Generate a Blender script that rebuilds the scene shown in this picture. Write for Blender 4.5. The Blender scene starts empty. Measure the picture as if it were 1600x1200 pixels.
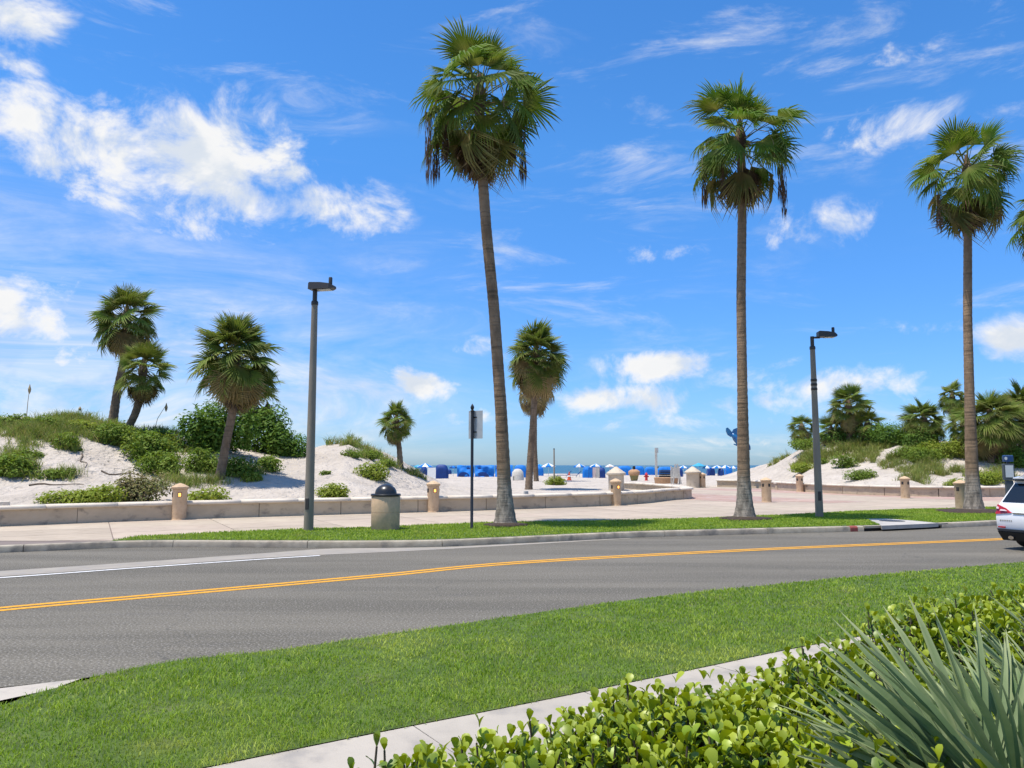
import bpy, math, random
import numpy as np
from mathutils import Vector, Matrix, Euler

R = math.radians
random.seed(7)
NP = np.random.default_rng(11)
scene = bpy.context.scene

# ------------------------------------------------------------------ camera
CAM_H = 1.85
PITCH = R(6.04)
FPX = 1200.0
cam_data = bpy.data.cameras.new('camera')
cam = bpy.data.objects.new('camera', cam_data)
scene.collection.objects.link(cam)
cam.location = (0, 0, CAM_H)
cam.rotation_euler = (R(90) + PITCH, 0, 0)
cam_data.sensor_width = 36.0
cam_data.lens = 27.0
cam_data.clip_start = 0.05
cam_data.clip_end = 60000
scene.camera = cam

# ------------------------------------------------------------------ light
SUN_EL, SUN_AZ = 74.0, -112.0        # azimuth measured from +Y towards +X
sun_dir = Vector((math.cos(R(SUN_EL)) * math.sin(R(SUN_AZ)), math.cos(R(SUN_EL)) * math.cos(R(SUN_AZ)), math.sin(R(SUN_EL))))
sd = bpy.data.lights.new('sun', 'SUN')
sd.energy = 4.2
sd.angle = R(0.53)
sd.color = (1.0, 0.935, 0.835)
sun = bpy.data.objects.new('sun', sd)
scene.collection.objects.link(sun)
sun.rotation_euler = sun_dir.to_track_quat('Z', 'Y').to_euler()

scene.view_settings.view_transform = 'Standard'
scene.view_settings.look = 'None'
scene.view_settings.exposure = 0.45
scene.view_settings.gamma = 1.0
scene.view_settings.use_curve_mapping = False
scene.cycles.use_denoising = True
scene.cycles.max_bounces = 7
scene.cycles.diffuse_bounces = 3
scene.cycles.glossy_bounces = 3
scene.cycles.transmission_bounces = 4
scene.cycles.transparent_max_bounces = 6
scene.cycles.sample_clamp_indirect = 6.0


def ray(px, py):
    u = (px - 800.0) / FPX
    v = (600.0 - py) / FPX
    return (u, math.cos(PITCH) - math.sin(PITCH) * v, math.sin(PITCH) + math.cos(PITCH) * v)


def ground(px, py, z=0.0):
    """the point of the level z that is sighted at this place of the photograph"""
    d = ray(px, py)
    t = (z - CAM_H) / d[2]
    return Vector((d[0] * t, d[1] * t, z))


def at(px, py, Y):
    """the point at distance Y (metres along +Y) sighted at this place"""
    d = ray(px, py)
    t = Y / d[1]
    return Vector((d[0] * t, Y, CAM_H + d[2] * t))


# ------------------------------------------------------------------ sky
world = bpy.data.worlds.new('World')
scene.world = world
world.use_nodes = True
wn = world.node_tree
wn.nodes.clear()


class NT:
    def __init__(self, tree):
        self.t = tree

    def n(self, typ, **kw):
        nd = self.t.nodes.new(typ)
        for k, v in kw.items():
            setattr(nd, k, v)
        return nd

    def link(self, a, b):
        self.t.links.new(a, b)

    def put(self, sock, v):
        if hasattr(v, 'is_output'):
            self.link(v, sock)
        else:
            sock.default_value = v

    def m(self, op, a, b=0.0, c=0.0, clamp=False):
        nd = self.n('ShaderNodeMath', operation=op)
        nd.use_clamp = clamp
        for i, v in enumerate((a, b, c)):
            self.put(nd.inputs[i], v)
        return nd.outputs[0]

    def ramp(self, f, lo, hi, a=0.0, b=1.0, smooth=True):
        nd = self.n('ShaderNodeMapRange')
        nd.interpolation_type = 'SMOOTHSTEP' if smooth else 'LINEAR'
        self.put(nd.inputs[0], f)
        for i, v in zip((1, 2, 3, 4), (lo, hi, a, b)):
            nd.inputs[i].default_value = v
        return nd.outputs[0]

    def mixc(self, f, a, b, blend='MIX'):
        nd = self.n('ShaderNodeMix', data_type='RGBA', blend_type=blend)
        self.put(nd.inputs[0], f)
        for s, v in ((nd.inputs[6], a), (nd.inputs[7], b)):
            if hasattr(v, 'is_output'):
                self.link(v, s)
            else:
                s.default_value = (v[0], v[1], v[2], 1)
        return nd.outputs[2]

    def noise(self, vec, scale, detail=6, rough=0.55, dist=0.0):
        nd = self.n('ShaderNodeTexNoise')
        if vec is not None:
            self.link(vec, nd.inputs['Vector'])
        nd.inputs['Scale'].default_value = scale
        nd.inputs['Detail'].default_value = detail
        nd.inputs['Roughness'].default_value = rough
        nd.inputs['Distortion'].default_value = dist
        return nd.outputs[0]

    def mapping(self, vec, loc=(0, 0, 0), rot=(0, 0, 0), scale=(1, 1, 1)):
        nd = self.n('ShaderNodeMapping')
        self.link(vec, nd.inputs[0])
        nd.inputs[1].default_value = loc
        nd.inputs[2].default_value = rot
        nd.inputs[3].default_value = scale
        return nd.outputs[0]


def build_sky():
    w = NT(wn)
    out = w.n('ShaderNodeOutputWorld')
    sky = w.n('ShaderNodeTexSky', sky_type='NISHITA')
    sky.sun_disc = False
    sky.sun_elevation = R(SUN_EL)
    sky.sun_rotation = R(SUN_AZ)
    sky.altitude = 0
    sky.air_density = 1.0
    sky.dust_density = 0.35
    sky.ozone_density = 2.2
    hs = w.n('ShaderNodeHueSaturation')
    hs.inputs['Saturation'].default_value = 1.22
    hs.inputs['Value'].default_value = 1.0
    w.link(sky.outputs[0], hs.inputs['Color'])
    bg = w.n('ShaderNodeBackground')
    bg.inputs[1].default_value = 0.122
    tc = w.n('ShaderNodeTexCoord').outputs['Generated']
    nrm = w.n('ShaderNodeVectorMath', operation='NORMALIZE')
    w.link(tc, nrm.inputs[0])
    d = nrm.outputs[0]
    sep = w.n('ShaderNodeSeparateXYZ')
    w.link(d, sep.inputs[0])
    az = w.m('ARCTAN2', sep.outputs[0], sep.outputs[1])
    el = w.m('ARCSINE', sep.outputs[2])
    # clear maritime air: less of the yellow the model gives near the horizon
    tint = w.mixc(w.ramp(el, .0, .40, smooth=False), (.40, .60, 1.03), (.66, 1.02, 1.27))
    w.link(w.mixc(1.0, hs.outputs[0], tint, 'MULTIPLY'), bg.inputs[0])
    # fair-weather cumulus: (place x, y, half width, half height, weight), rest of the sky by noise
    blobs = [(30, 180, 95, 52, .9), (175, 235, 115, 74, 1.1), (310, 250, 120, 88, 1.35), (415, 275, 100, 66, 1.05), (505, 325, 98, 50, 1.15), (120, 262, 110, 40, .85), (400, 315, 105, 46, 1.1),
             (35, 30, 90, 42, .85), (15, 95, 50, 22, .8), (25, 490, 140, 70, 1.15), (655, 600, 58, 25, 1.25),
             (1045, 572, 85, 25, 1.2), (1020, 626, 130, 25, .9), (1150, 630, 90, 24, .95), (920, 625, 60, 24, .95), (1080, 655, 160, 16, .6), (820, 560, 60, 14, .55), (700, 650, 90, 14, .5), (1190, 690, 120, 12, .45),
             (1310, 600, 130, 28, 1.0), (1575, 535, 70, 34, 1.2), (1290, 355, 110, 38, .62), (1390, 195, 90, 38, .62), (1460, 515, 60, 18, .7),
             (1400, 90, 160, 34, .45), (1225, 570, 45, 14, .6), (735, 545, 55, 18, .6), (1045, 395, 70, 16, .5), (930, 490, 60, 16, .5)]
    total = None
    for (px, py, rx, ry, amp) in blobs:
        r = ray(px, py)
        L = math.sqrt(sum(c * c for c in r))
        a0 = math.atan2(r[0], r[1])
        e0 = math.asin(r[2] / L)
        k = math.cos(a0) ** 1.5
        sa, se = rx / FPX * k, ry / FPX * k
        q1 = w.m('DIVIDE', w.m('SUBTRACT', az, a0), sa)
        q2 = w.m('DIVIDE', w.m('SUBTRACT', el, e0), se)
        q = w.m('ADD', w.m('MULTIPLY', q1, q1), w.m('MULTIPLY', q2, q2))
        g = w.m('MULTIPLY', w.m('EXPONENT', w.m('MULTIPLY', q, -0.8)), amp)
        total = g if total is None else w.m('MAXIMUM', total, g)
    behind = w.ramp(sep.outputs[1], 0.35, -0.1)
    gen = w.m('MULTIPLY', w.ramp(w.noise(w.mapping(d, loc=(3.1, .4, 1.7), scale=(1, 1, 2.2)), 2.6, 2, .5), 0.5, 0.68), behind)
    total = w.m('MAXIMUM', total, gen)
    p = w.mapping(d, loc=(1.3, 4.2, .7), scale=(1, 1, 1.35))
    f1 = w.noise(p, 11.0, 12, .63, .35)
    up = w.n('ShaderNodeVectorMath', operation='ADD')
    w.link(d, up.inputs[0])
    up.inputs[1].default_value = (-.012, .0, .030)
    p2 = w.mapping(up.outputs[0], loc=(1.3, 4.2, .7), scale=(1, 1, 1.35))
    f2 = w.noise(p2, 11.0, 5, .55, .35)
    f1s = w.noise(p, 11.0, 5, .55, .35)
    dens = w.m('ADD', total, w.m('MULTIPLY', w.m('SUBTRACT', f1, 0.5), 3.2))
    mask = w.m('MULTIPLY', w.ramp(dens, 0.30, 1.16), w.ramp(total, 0.06, 0.32))
    lit = w.ramp(w.m('SUBTRACT', f1s, f2), -0.10, 0.07)
    core = w.ramp(dens, 0.55, 1.4)
    shade = w.m('ADD', w.m('MULTIPLY', lit, .75), w.m('MULTIPLY', w.m('SUBTRACT', 1.0, core), .35), clamp=True)
    ccol = w.mixc(shade, (.70, .77, .87), (1.0, .99, .975))
    # thin high cirrus in streaks
    pc = w.mapping(d, loc=(.2, 2.0, .3), rot=(0, R(-16), R(20)), scale=(1.0, 1.0, 4.2))
    ci = w.noise(pc, 4.2, 10, .66, .7)
    big = w.noise(w.mapping(d, loc=(7, 1, 2), scale=(1, 1, 1.6)), 2.4, 3, .5)
    cirrus = w.m('MULTIPLY', w.ramp(ci, .50, .80), w.ramp(big, .36, .62))
    veil = w.m('MULTIPLY', w.ramp(az, 0.1, -0.6), w.ramp(el, .38, .04))
    cirrus = w.m('ADD', w.m('MULTIPLY', cirrus, .78), w.m('MULTIPLY', w.m('MULTIPLY', veil, w.ramp(ci, .30, .60)), .72), clamp=True)
    allm = w.m('MAXIMUM', mask, cirrus)
    above = w.ramp(sep.outputs[2], -.002, .02)
    allm = w.m('MULTIPLY', allm, above)
    cb = w.n('ShaderNodeBackground')
    w.link(ccol, cb.inputs[0])
    cb.inputs[1].default_value = 0.72
    mx = w.n('ShaderNodeMixShader')
    w.link(allm, mx.inputs[0])
    w.link(bg.outputs[0], mx.inputs[1])
    w.link(cb.outputs[0], mx.inputs[2])
    w.link(mx.outputs[0], out.inputs[0])


build_sky()

# ------------------------------------------------------------------ materials
MATS = {}


def mat(name, col, col2=None, scale=6.0, rough=0.8, bump=0.0, bscale=40.0, detail=6, lo=.35, hi=.65, rnd=0.0, spec=.35,
        metal=0.0, trans=0.0, emis=None, stretch=(1, 1, 1), attr=None, col3=None, scale3=1.0, coat=0.0, lo3=.45, hi3=.7):
    m = bpy.data.materials.new(name)
    m.use_nodes = True
    t = NT(m.node_tree)
    m.node_tree.nodes.clear()
    out = t.n('ShaderNodeOutputMaterial')
    b = t.n('ShaderNodeBsdfPrincipled')
    tc = t.n('ShaderNodeTexCoord')
    vec = t.mapping(tc.outputs['Object'], scale=stretch)
    c = None
    if col2 is not None:
        f = t.ramp(t.noise(vec, scale, detail, .6), lo, hi)
        c = t.mixc(f, col, col2)
    else:
        rgb = t.n('ShaderNodeRGB')
        rgb.outputs[0].default_value = (*col, 1)
        c = rgb.outputs[0]
    if col3 is not None:
        f = t.ramp(t.noise(vec, scale3, 5, .6), lo3, hi3)
        c = t.mixc(f, c, col3)
    if attr:
        a = t.n('ShaderNodeAttribute')
        a.attribute_name = 'rnd'
        c = t.mixc(a.outputs['Fac'], c, attr)
    if rnd:
        oi = t.n('ShaderNodeObjectInfo')
        hsv = t.n('ShaderNodeHueSaturation')
        t.link(c, hsv.inputs['Color'])
        t.link(t.ramp(oi.outputs['Random'], 0, 1, 1 - rnd, 1 + rnd, False), hsv.inputs['Value'])
        t.link(t.ramp(t.m('FRACT', t.m('MULTIPLY', oi.outputs['Random'], 7.31)), 0, 1, .5 - rnd * .06, .5 + rnd * .06, False), hsv.inputs['Hue'])
        c = hsv.outputs[0]
    t.link(c, b.inputs['Base Color'])
    b.inputs['Roughness'].default_value = rough
    b.inputs['Specular IOR Level'].default_value = spec
    b.inputs['Metallic'].default_value = metal
    b.inputs['Coat Weight'].default_value = coat
    if emis:
        b.inputs['Emission Color'].default_value = (*emis[0], 1)
        b.inputs['Emission Strength'].default_value = emis[1]
    if bump:
        bp = t.n('ShaderNodeBump')
        bp.inputs['Strength'].default_value = 1.0
        bp.inputs['Distance'].default_value = bump
        t.link(t.noise(vec, bscale, 5, .6), bp.inputs['Height'])
        t.link(bp.outputs[0], b.inputs['Normal'])
    sh = b.outputs[0]
    if trans:
        tr = t.n('ShaderNodeBsdfTranslucent')
        hs = t.n('ShaderNodeHueSaturation')
        hs.inputs['Value'].default_value = 1.35
        hs.inputs['Saturation'].default_value = 1.1
        hs.inputs['Hue'].default_value = .488
        t.link(c, hs.inputs['Color'])
        t.link(hs.outputs[0], tr.inputs[0])
        mx = t.n('ShaderNodeMixShader')
        mx.inputs[0].default_value = trans
        t.link(sh, mx.inputs[1])
        t.link(tr.outputs[0], mx.inputs[2])
        sh = mx.outputs[0]
    t.link(sh, out.inputs[0])
    MATS[name] = m
    return m


def sand_mat():
    m = bpy.data.materials.new('sand')
    m.use_nodes = True
    t = NT(m.node_tree)
    m.node_tree.nodes.clear()
    out = t.n('ShaderNodeOutputMaterial')
    b = t.n('ShaderNodeBsdfPrincipled')
    v = t.n('ShaderNodeTexCoord').outputs['Object']
    c = t.mixc(t.ramp(t.noise(v, .6, 6, .6), .35, .7), (.535, .475, .41), (.45, .395, .335))
    c = t.mixc(t.m('MULTIPLY', t.ramp(t.noise(v, 3.1, 8, .7), .56, .72), .45), c, (.27, .22, .165))
    t.link(c, b.inputs['Base Color'])
    b.inputs['Roughness'].default_value = .95
    b.inputs['Specular IOR Level'].default_value = .15
    vo = t.n('ShaderNodeTexVoronoi')
    vo.feature = 'SMOOTH_F1'
    vo.inputs['Scale'].default_value = 2.4
    t.link(t.mapping(v, scale=(1, 1.0, .3)), vo.inputs['Vector'])
    foot = t.m('MULTIPLY', t.ramp(vo.outputs['Distance'], .12, .36), t.ramp(t.noise(v, .35, 3), .40, .55))
    h = t.m('ADD', t.noise(v, 1.6, 4, .6), t.m('MULTIPLY', t.noise(v, 7.0, 5, .6), .30))
    h = t.m('ADD', h, t.m('MULTIPLY', foot, .22))
    lit = t.ramp(t.noise(v, 9.0, 4, .7), .70, .76)
    c2 = t.mixc(t.m('MULTIPLY', lit, .7), c, (.16, .125, .085))
    t.link(c2, b.inputs['Base Color'])
    bp = t.n('ShaderNodeBump')
    bp.inputs['Distance'].default_value = .34
    bp.inputs['Strength'].default_value = 1.0
    t.link(h, bp.inputs['Height'])
    t.link(bp.outputs[0], b.inputs['Normal'])
    t.link(b.outputs[0], out.inputs[0])
    MATS['sand'] = m


def asphalt_mat():
    m = bpy.data.materials.new('asphalt')
    m.use_nodes = True
    t = NT(m.node_tree)
    m.node_tree.nodes.clear()
    out = t.n('ShaderNodeOutputMaterial')
    b = t.n('ShaderNodeBsdfPrincipled')
    v = t.n('ShaderNodeTexCoord').outputs['Object']
    vr = t.mapping(v, rot=(0, 0, R(-27)), scale=(.12, 1.0, 1))
    c = t.mixc(t.ramp(t.noise(vr, .9, 5, .6), .35, .68), (.107, .096, .073), (.161, .144, .111))
    c = t.mixc(t.m('MULTIPLY', t.ramp(t.noise(vr, 2.3, 6, .65), .56, .74), .5), c, (.075, .069, .062))
    c = t.mixc(t.m('MULTIPLY', t.ramp(t.noise(t.mapping(v, loc=(5, 2, 0)), .55, 7, .7), .60, .70), .35), c, (.085, .078, .07))
    sp = t.noise(v, 42, 3, .6)
    c = t.mixc(t.m('MULTIPLY', t.ramp(sp, .54, .66), .7), c, (.36, .335, .30))
    c = t.mixc(t.m('MULTIPLY', t.ramp(sp, .46, .34), .7), c, (.035, .035, .036))
    # wandering hairline cracks
    vo = t.n('ShaderNodeTexVoronoi')
    vo.feature = 'DISTANCE_TO_EDGE'
    vo.inputs['Scale'].default_value = .22
    nn = t.n('ShaderNodeTexNoise')
    nn.inputs['Scale'].default_value = .8
    nn.inputs['Detail'].default_value = 6
    t.link(v, nn.inputs['Vector'])
    ad = t.n('ShaderNodeVectorMath', operation='MULTIPLY_ADD')
    t.link(nn.outputs[1], ad.inputs[0])
    ad.inputs[1].default_value = (1.6, 1.6, 0)
    t.link(v, ad.inputs[2])
    t.link(ad.outputs[0], vo.inputs['Vector'])
    crack = t.m('MULTIPLY', t.ramp(vo.outputs['Distance'], .0035, .0008), t.ramp(t.noise(v, .3, 2), .5, .6))
    c = t.mixc(t.m('MULTIPLY', crack, .4), c, (.04, .04, .04))
    t.link(c, b.inputs['Base Color'])
    b.inputs['Roughness'].default_value = .85
    b.inputs['Specular IOR Level'].default_value = .3
    bp = t.n('ShaderNodeBump')
    bp.inputs['Distance'].default_value = .006
    t.link(t.noise(v, 75, 3, .6), bp.inputs['Height'])
    t.link(bp.outputs[0], b.inputs['Normal'])
    t.link(b.outputs[0], out.inputs[0])
    MATS['asphalt'] = m


def trunk_mat(name, lowc, c1, c2, ring, zlow):
    m = bpy.data.materials.new(name)
    m.use_nodes = True
    t = NT(m.node_tree)
    m.node_tree.nodes.clear()
    out = t.n('ShaderNodeOutputMaterial')
    b = t.n('ShaderNodeBsdfPrincipled')
    v = t.n('ShaderNodeTexCoord').outputs['Object']
    c = t.mixc(t.ramp(t.noise(t.mapping(v, scale=(1, 1, .5)), 3.5, 8, .65), .32, .68), c1, c2)
    band = t.noise(t.mapping(v, scale=(.6, .6, 9)), ring, 4, .6)
    c = t.mixc(t.m('MULTIPLY', t.ramp(band, .50, .68), .5), c, (.055, .042, .03))
    sp = t.n('ShaderNodeSeparateXYZ')
    t.link(v, sp.inputs[0])
    zz = t.m('ADD', sp.outputs[2], t.m('MULTIPLY', t.noise(v, 2.2, 4), .9))
    lowmix = t.mixc(t.ramp(t.noise(t.mapping(v, scale=(1, 1, .35)), 7, 8, .7), .38, .62), lowc, tuple(k * .45 for k in lowc))
    c = t.mixc(t.ramp(zz, zlow + .9, zlow), c, lowmix)
    t.link(c, b.inputs['Base Color'])
    b.inputs['Roughness'].default_value = .92
    b.inputs['Specular IOR Level'].default_value = .15
    bp = t.n('ShaderNodeBump')
    bp.inputs['Distance'].default_value = .03
    hh = t.m('ADD', band, t.m('MULTIPLY', t.noise(t.mapping(v, scale=(1, 1, .3)), 22, 6, .7), .6))
    t.link(hh, bp.inputs['Height'])
    t.link(bp.outputs[0], b.inputs['Normal'])
    t.link(b.outputs[0], out.inputs[0])
    MATS[name] = m


def sea_mat():
    m = bpy.data.materials.new('sea_water')
    m.use_nodes = True
    t = NT(m.node_tree)
    m.node_tree.nodes.clear()
    out = t.n('ShaderNodeOutputMaterial')
    b = t.n('ShaderNodeBsdfPrincipled')
    v = t.n('ShaderNodeTexCoord').outputs['Object']
    c = t.mixc(t.ramp(t.noise(t.mapping(v, scale=(.25, 1, 1)), .02, 5), .4, .6), (.045, .13, .17), (.03, .10, .15))
    t.link(c, b.inputs['Base Color'])
    b.inputs['Roughness'].default_value = .32
    b.inputs['IOR'].default_value = 1.33
    bp = t.n('ShaderNodeBump')
    bp.inputs['Distance'].default_value = 1.2
    t.link(t.noise(t.mapping(v, scale=(.5, 1, 1)), .5, 5, .6), bp.inputs['Height'])
    t.link(bp.outputs[0], b.inputs['Normal'])
    t.link(b.outputs[0], out.inputs[0])
    MATS['sea_water'] = m


sand_mat()
asphalt_mat()
sea_mat()
trunk_mat('fan_palm_trunk', (.36, .31, .25), (.33, .225, .14), (.19, .13, .082), 1.1, 1.3)
trunk_mat('cabbage_palm_trunk', (.26, .205, .15), (.25, .18, .12), (.14, .10, .068), 1.6, .3)
mat('earth', (.10, .085, .05), (.06, .05, .03), 2, bump=.02)
mat('mulch', (.075, .05, .03), (.03, .02, .014), 14, bump=.03, bscale=30)
mat('concrete', (.46, .43, .39), (.38, .355, .32), 1.7, bump=.004, bscale=60, col3=(.29, .27, .24), scale3=.8, lo3=.52, hi3=.75)
mat('sidewalk', (.43, .385, .32), (.37, .33, .275), 1.3, bump=.003, bscale=80, col3=(.29, .265, .235), scale3=2.6, lo3=.5, hi3=.75, rnd=.05)
mat('kerb', (.40, .35, .27), (.31, .265, .20), 3.5, bump=.006, bscale=40, col3=(.13, .12, .105), scale3=1.6, lo3=.48, hi3=.72, rnd=.08)
mat('gutter', (.33, .295, .245), (.28, .25, .21), 2, bump=.004, col3=(.27, .255, .24), scale3=5, lo3=.5, hi3=.7)
mat('slab', (.445, .365, .28), (.395, .322, .246), .9, bump=.003, bscale=60, col3=(.335, .265, .20), scale3=2.2, lo3=.5, hi3=.75, rnd=.09)
mat('slab_red', (.41, .27, .215), (.35, .23, .18), .9, bump=.003, bscale=60, col3=(.43, .33, .285), scale3=1.1, lo3=.45, hi3=.62, rnd=.1)
mat('joint', (.20, .16, .14), rough=.95)
mat('panel', (.52, .42, .295), (.45, .36, .25), 1.4, bump=.006, bscale=30, col3=(.24, .20, .155), scale3=2.3, lo3=.52, hi3=.75, rnd=.06, stretch=(1, 1, 1.6))
mat('coping', (.66, .585, .48), (.59, .515, .42), 2.0, bump=.003, bscale=60, col3=(.42, .37, .31), scale3=4, lo3=.56, hi3=.76, rnd=.04)
mat('dark', (.012, .012, .012), rough=.7)
mat('stone_tan', (.60, .43, .27), (.52, .36, .22), 4, bump=.005, bscale=60, col3=(.42, .28, .17), scale3=9, lo3=.55, hi3=.72, rnd=.05)
mat('stone_cream', (.56, .48, .37), (.50, .42, .32), 2, bump=.004, bscale=50, col3=(.38, .31, .23), scale3=4, lo3=.55, hi3=.75)
mat('lamp_glow', (.9, .4, .1), emis=((1.0, .42, .10), 1.6))
mat('bin_stone', (.62, .43, .265), (.54, .38, .235), 9, bump=.004, bscale=90, col3=(.27, .225, .18), scale3=2.2, lo3=.55, hi3=.75, rough=.9)
mat('black_plastic', (.02, .021, .023), rough=.32, spec=.5)
mat('black_metal', (.014, .014, .015), rough=.4, spec=.5)
mat('pole_grey', (.27, .23, .175), (.215, .185, .14), 5, rough=.55, bump=.002, bscale=50, stretch=(1, 1, .2))
mat('bronze', (.035, .03, .026), rough=.45, spec=.5)
mat('sign_back', (.50, .51, .50), (.42, .43, .42), 4, rough=.45, metal=.3)
mat('sign_post_grey', (.33, .34, .34), rough=.5)
mat('yellow_paint', (.70, .335, .014), (.60, .285, .018), 9, rough=.7, col3=(.26, .17, .07), scale3=16, lo3=.56, hi3=.72)
mat('white_paint', (.70, .69, .67), (.6, .59, .57), 7, rough=.7, col3=(.33, .32, .31), scale3=12, lo3=.54, hi3=.70)
mat('red_paint', (.34, .075, .06), (.22, .07, .06), 12, rough=.8)
mat('lawn_soil', (.09, .14, .022), (.055, .09, .015), 3.0, bump=.02, bscale=40, col3=(.13, .14, .045), scale3=1.2, lo3=.55, hi3=.75)
mat('lawn_blades', (.225, .345, .034), (.145, .265, .026), 1.7, rough=.55, trans=.32, attr=(.43, .50, .10), spec=.1, col3=(.30, .33, .07), scale3=.7, lo3=.55, hi3=.75)
mat('dune_blades', (.20, .29, .055), (.12, .20, .036), 1.2, rough=.7, trans=.3, attr=(.36, .29, .13), spec=.2)
mat('dune_blades_far', (.21, .275, .06), (.14, .20, .042), 1.2, rough=.7, trans=.3, attr=(.34, .29, .12), spec=.2)
mat('dry_stalk', (.36, .27, .14), rough=.9)
mat('root', (.13, .10, .075), rough=.95)
mat('fan_frond', (.085, .165, .022), (.125, .20, .030), 1.5, rough=.6, trans=.30, rnd=.30, spec=.12, attr=(.30, .29, .10))
mat('fan_frond_old', (.26, .225, .07), (.16, .18, .05), 2.5, rough=.6, trans=.3, rnd=.2, attr=(.34, .25, .11))
mat('fan_frond_dead', (.20, .125, .065), (.11, .070, .038), 3, rough=.9, trans=.15, rnd=.3, attr=(.30, .22, .12))
mat('cab_frond', (.105, .175, .028), (.155, .21, .040), 1.5, rough=.65, spec=.1, trans=.28, rnd=.3, attr=(.36, .31, .12))
mat('cab_frond_old', (.27, .21, .08), (.18, .16, .06), 2.5, rough=.7, trans=.25, rnd=.25, attr=(.32, .23, .12))
mat('cab_frond_dead', (.22, .155, .10), (.13, .095, .06), 3, rough=.9, trans=.12, rnd=.3, attr=(.26, .19, .12))
mat('fruit', (.17, .105, .06), (.09, .055, .035), 8, rough=.9)
mat('pale_stalk', (.42, .34, .19), rough=.8)
mat('shrub_dark', (.070, .150, .026), (.105, .20, .034), 1.1, rough=.6, spec=.12, trans=.3, attr=(.14, .21, .035))
mat('shrub_mid', (.125, .215, .028), (.17, .255, .038), 1.3, rough=.6, spec=.12, trans=.3, attr=(.20, .24, .05))
mat('shrub_bright', (.20, .29, .036), (.25, .32, .045), 1.6, rough=.6, spec=.12, trans=.32, attr=(.27, .28, .055))
mat('shrub_brown', (.19, .19, .06), (.13, .16, .045), 1.6, rough=.8, trans=.2, attr=(.30, .23, .12))
mat('stem', (.10, .075, .05), (.06, .045, .03), 6, rough=.9)
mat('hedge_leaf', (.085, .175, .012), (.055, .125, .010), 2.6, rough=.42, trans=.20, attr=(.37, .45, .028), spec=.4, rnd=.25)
mat('hedge_leaf_shaded', (.045, .10, .010), (.03, .07, .008), 2.6, rough=.4, trans=.2, attr=(.10, .16, .014), spec=.5)  # darker copy of the hedge leaf, inner shade put into its colour
mat('silver_blade', (.095, .165, .068), (.175, .25, .11), 3.2, rough=.62, trans=.22, attr=(.42, .45, .24), spec=.15, rnd=.15)
mat('silver_stem', (.16, .18, .11), rough=.6)
mat('canvas_blue', (.010, .215, .66), (.008, .165, .58), 1.5, rough=.6, trans=.15)
mat('canvas_navy', (.006, .035, .17), (.006, .045, .22), 2, rough=.55)
mat('canvas_white', (.72, .72, .72), rough=.8)
mat('canvas_teal', (.05, .33, .50), rough=.6)
mat('canvas_green', (.03, .22, .18), rough=.6)
mat('canvas_pink', (.62, .50, .47), rough=.7)
mat('white_plastic', (.68, .68, .66), rough=.5)
mat('wood_white', (.55, .53, .48), (.46, .43, .38), 6, rough=.8)
mat('orange', (.62, .10, .03), rough=.6)
mat('hydrant_red', (.52, .035, .04), rough=.45)
mat('terracotta', (.45, .27, .15), (.38, .22, .12), 5, rough=.9)
mat('pot_green', (.20, .20, .08), (.26, .19, .08), 6, rough=.8)
mat('bin_black', (.015, .016, .018), rough=.5)
mat('sculpture_blue', (.008, .075, .24), (.012, .15, .33), 2.2, rough=.3, spec=.6)
mat('pay_blue', (.012, .05, .15), rough=.4)
mat('pay_grey', (.06, .075, .09), rough=.45)
mat('pay_panel', (.52, .55, .57), rough=.4)
mat('car_white', (.80, .80, .80), rough=.22, coat=1.0, spec=.5)
mat('car_glass', (.012, .015, .018), rough=.06, spec=.7)
mat('car_black', (.014, .014, .015), rough=.6)
mat('car_trim', (.10, .115, .14), rough=.35, metal=.6)
mat('chrome', (.55, .55, .55), rough=.18, metal=1.0)
mat('tail_red', (.42, .008, .010), rough=.12, coat=1.0)
mat('tail_clear', (.75, .62, .62), rough=.12, coat=1.0)
mat('tyre', (.018, .018, .018), rough=.85)
mat('rim', (.35, .36, .37), rough=.3, metal=.9)
mat('plate', (.60, .63, .65), rough=.4)
mat('plate_ink', (.03, .09, .06), rough=.5)


# ------------------------------------------------------------------ builders
COL = scene.collection


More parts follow.
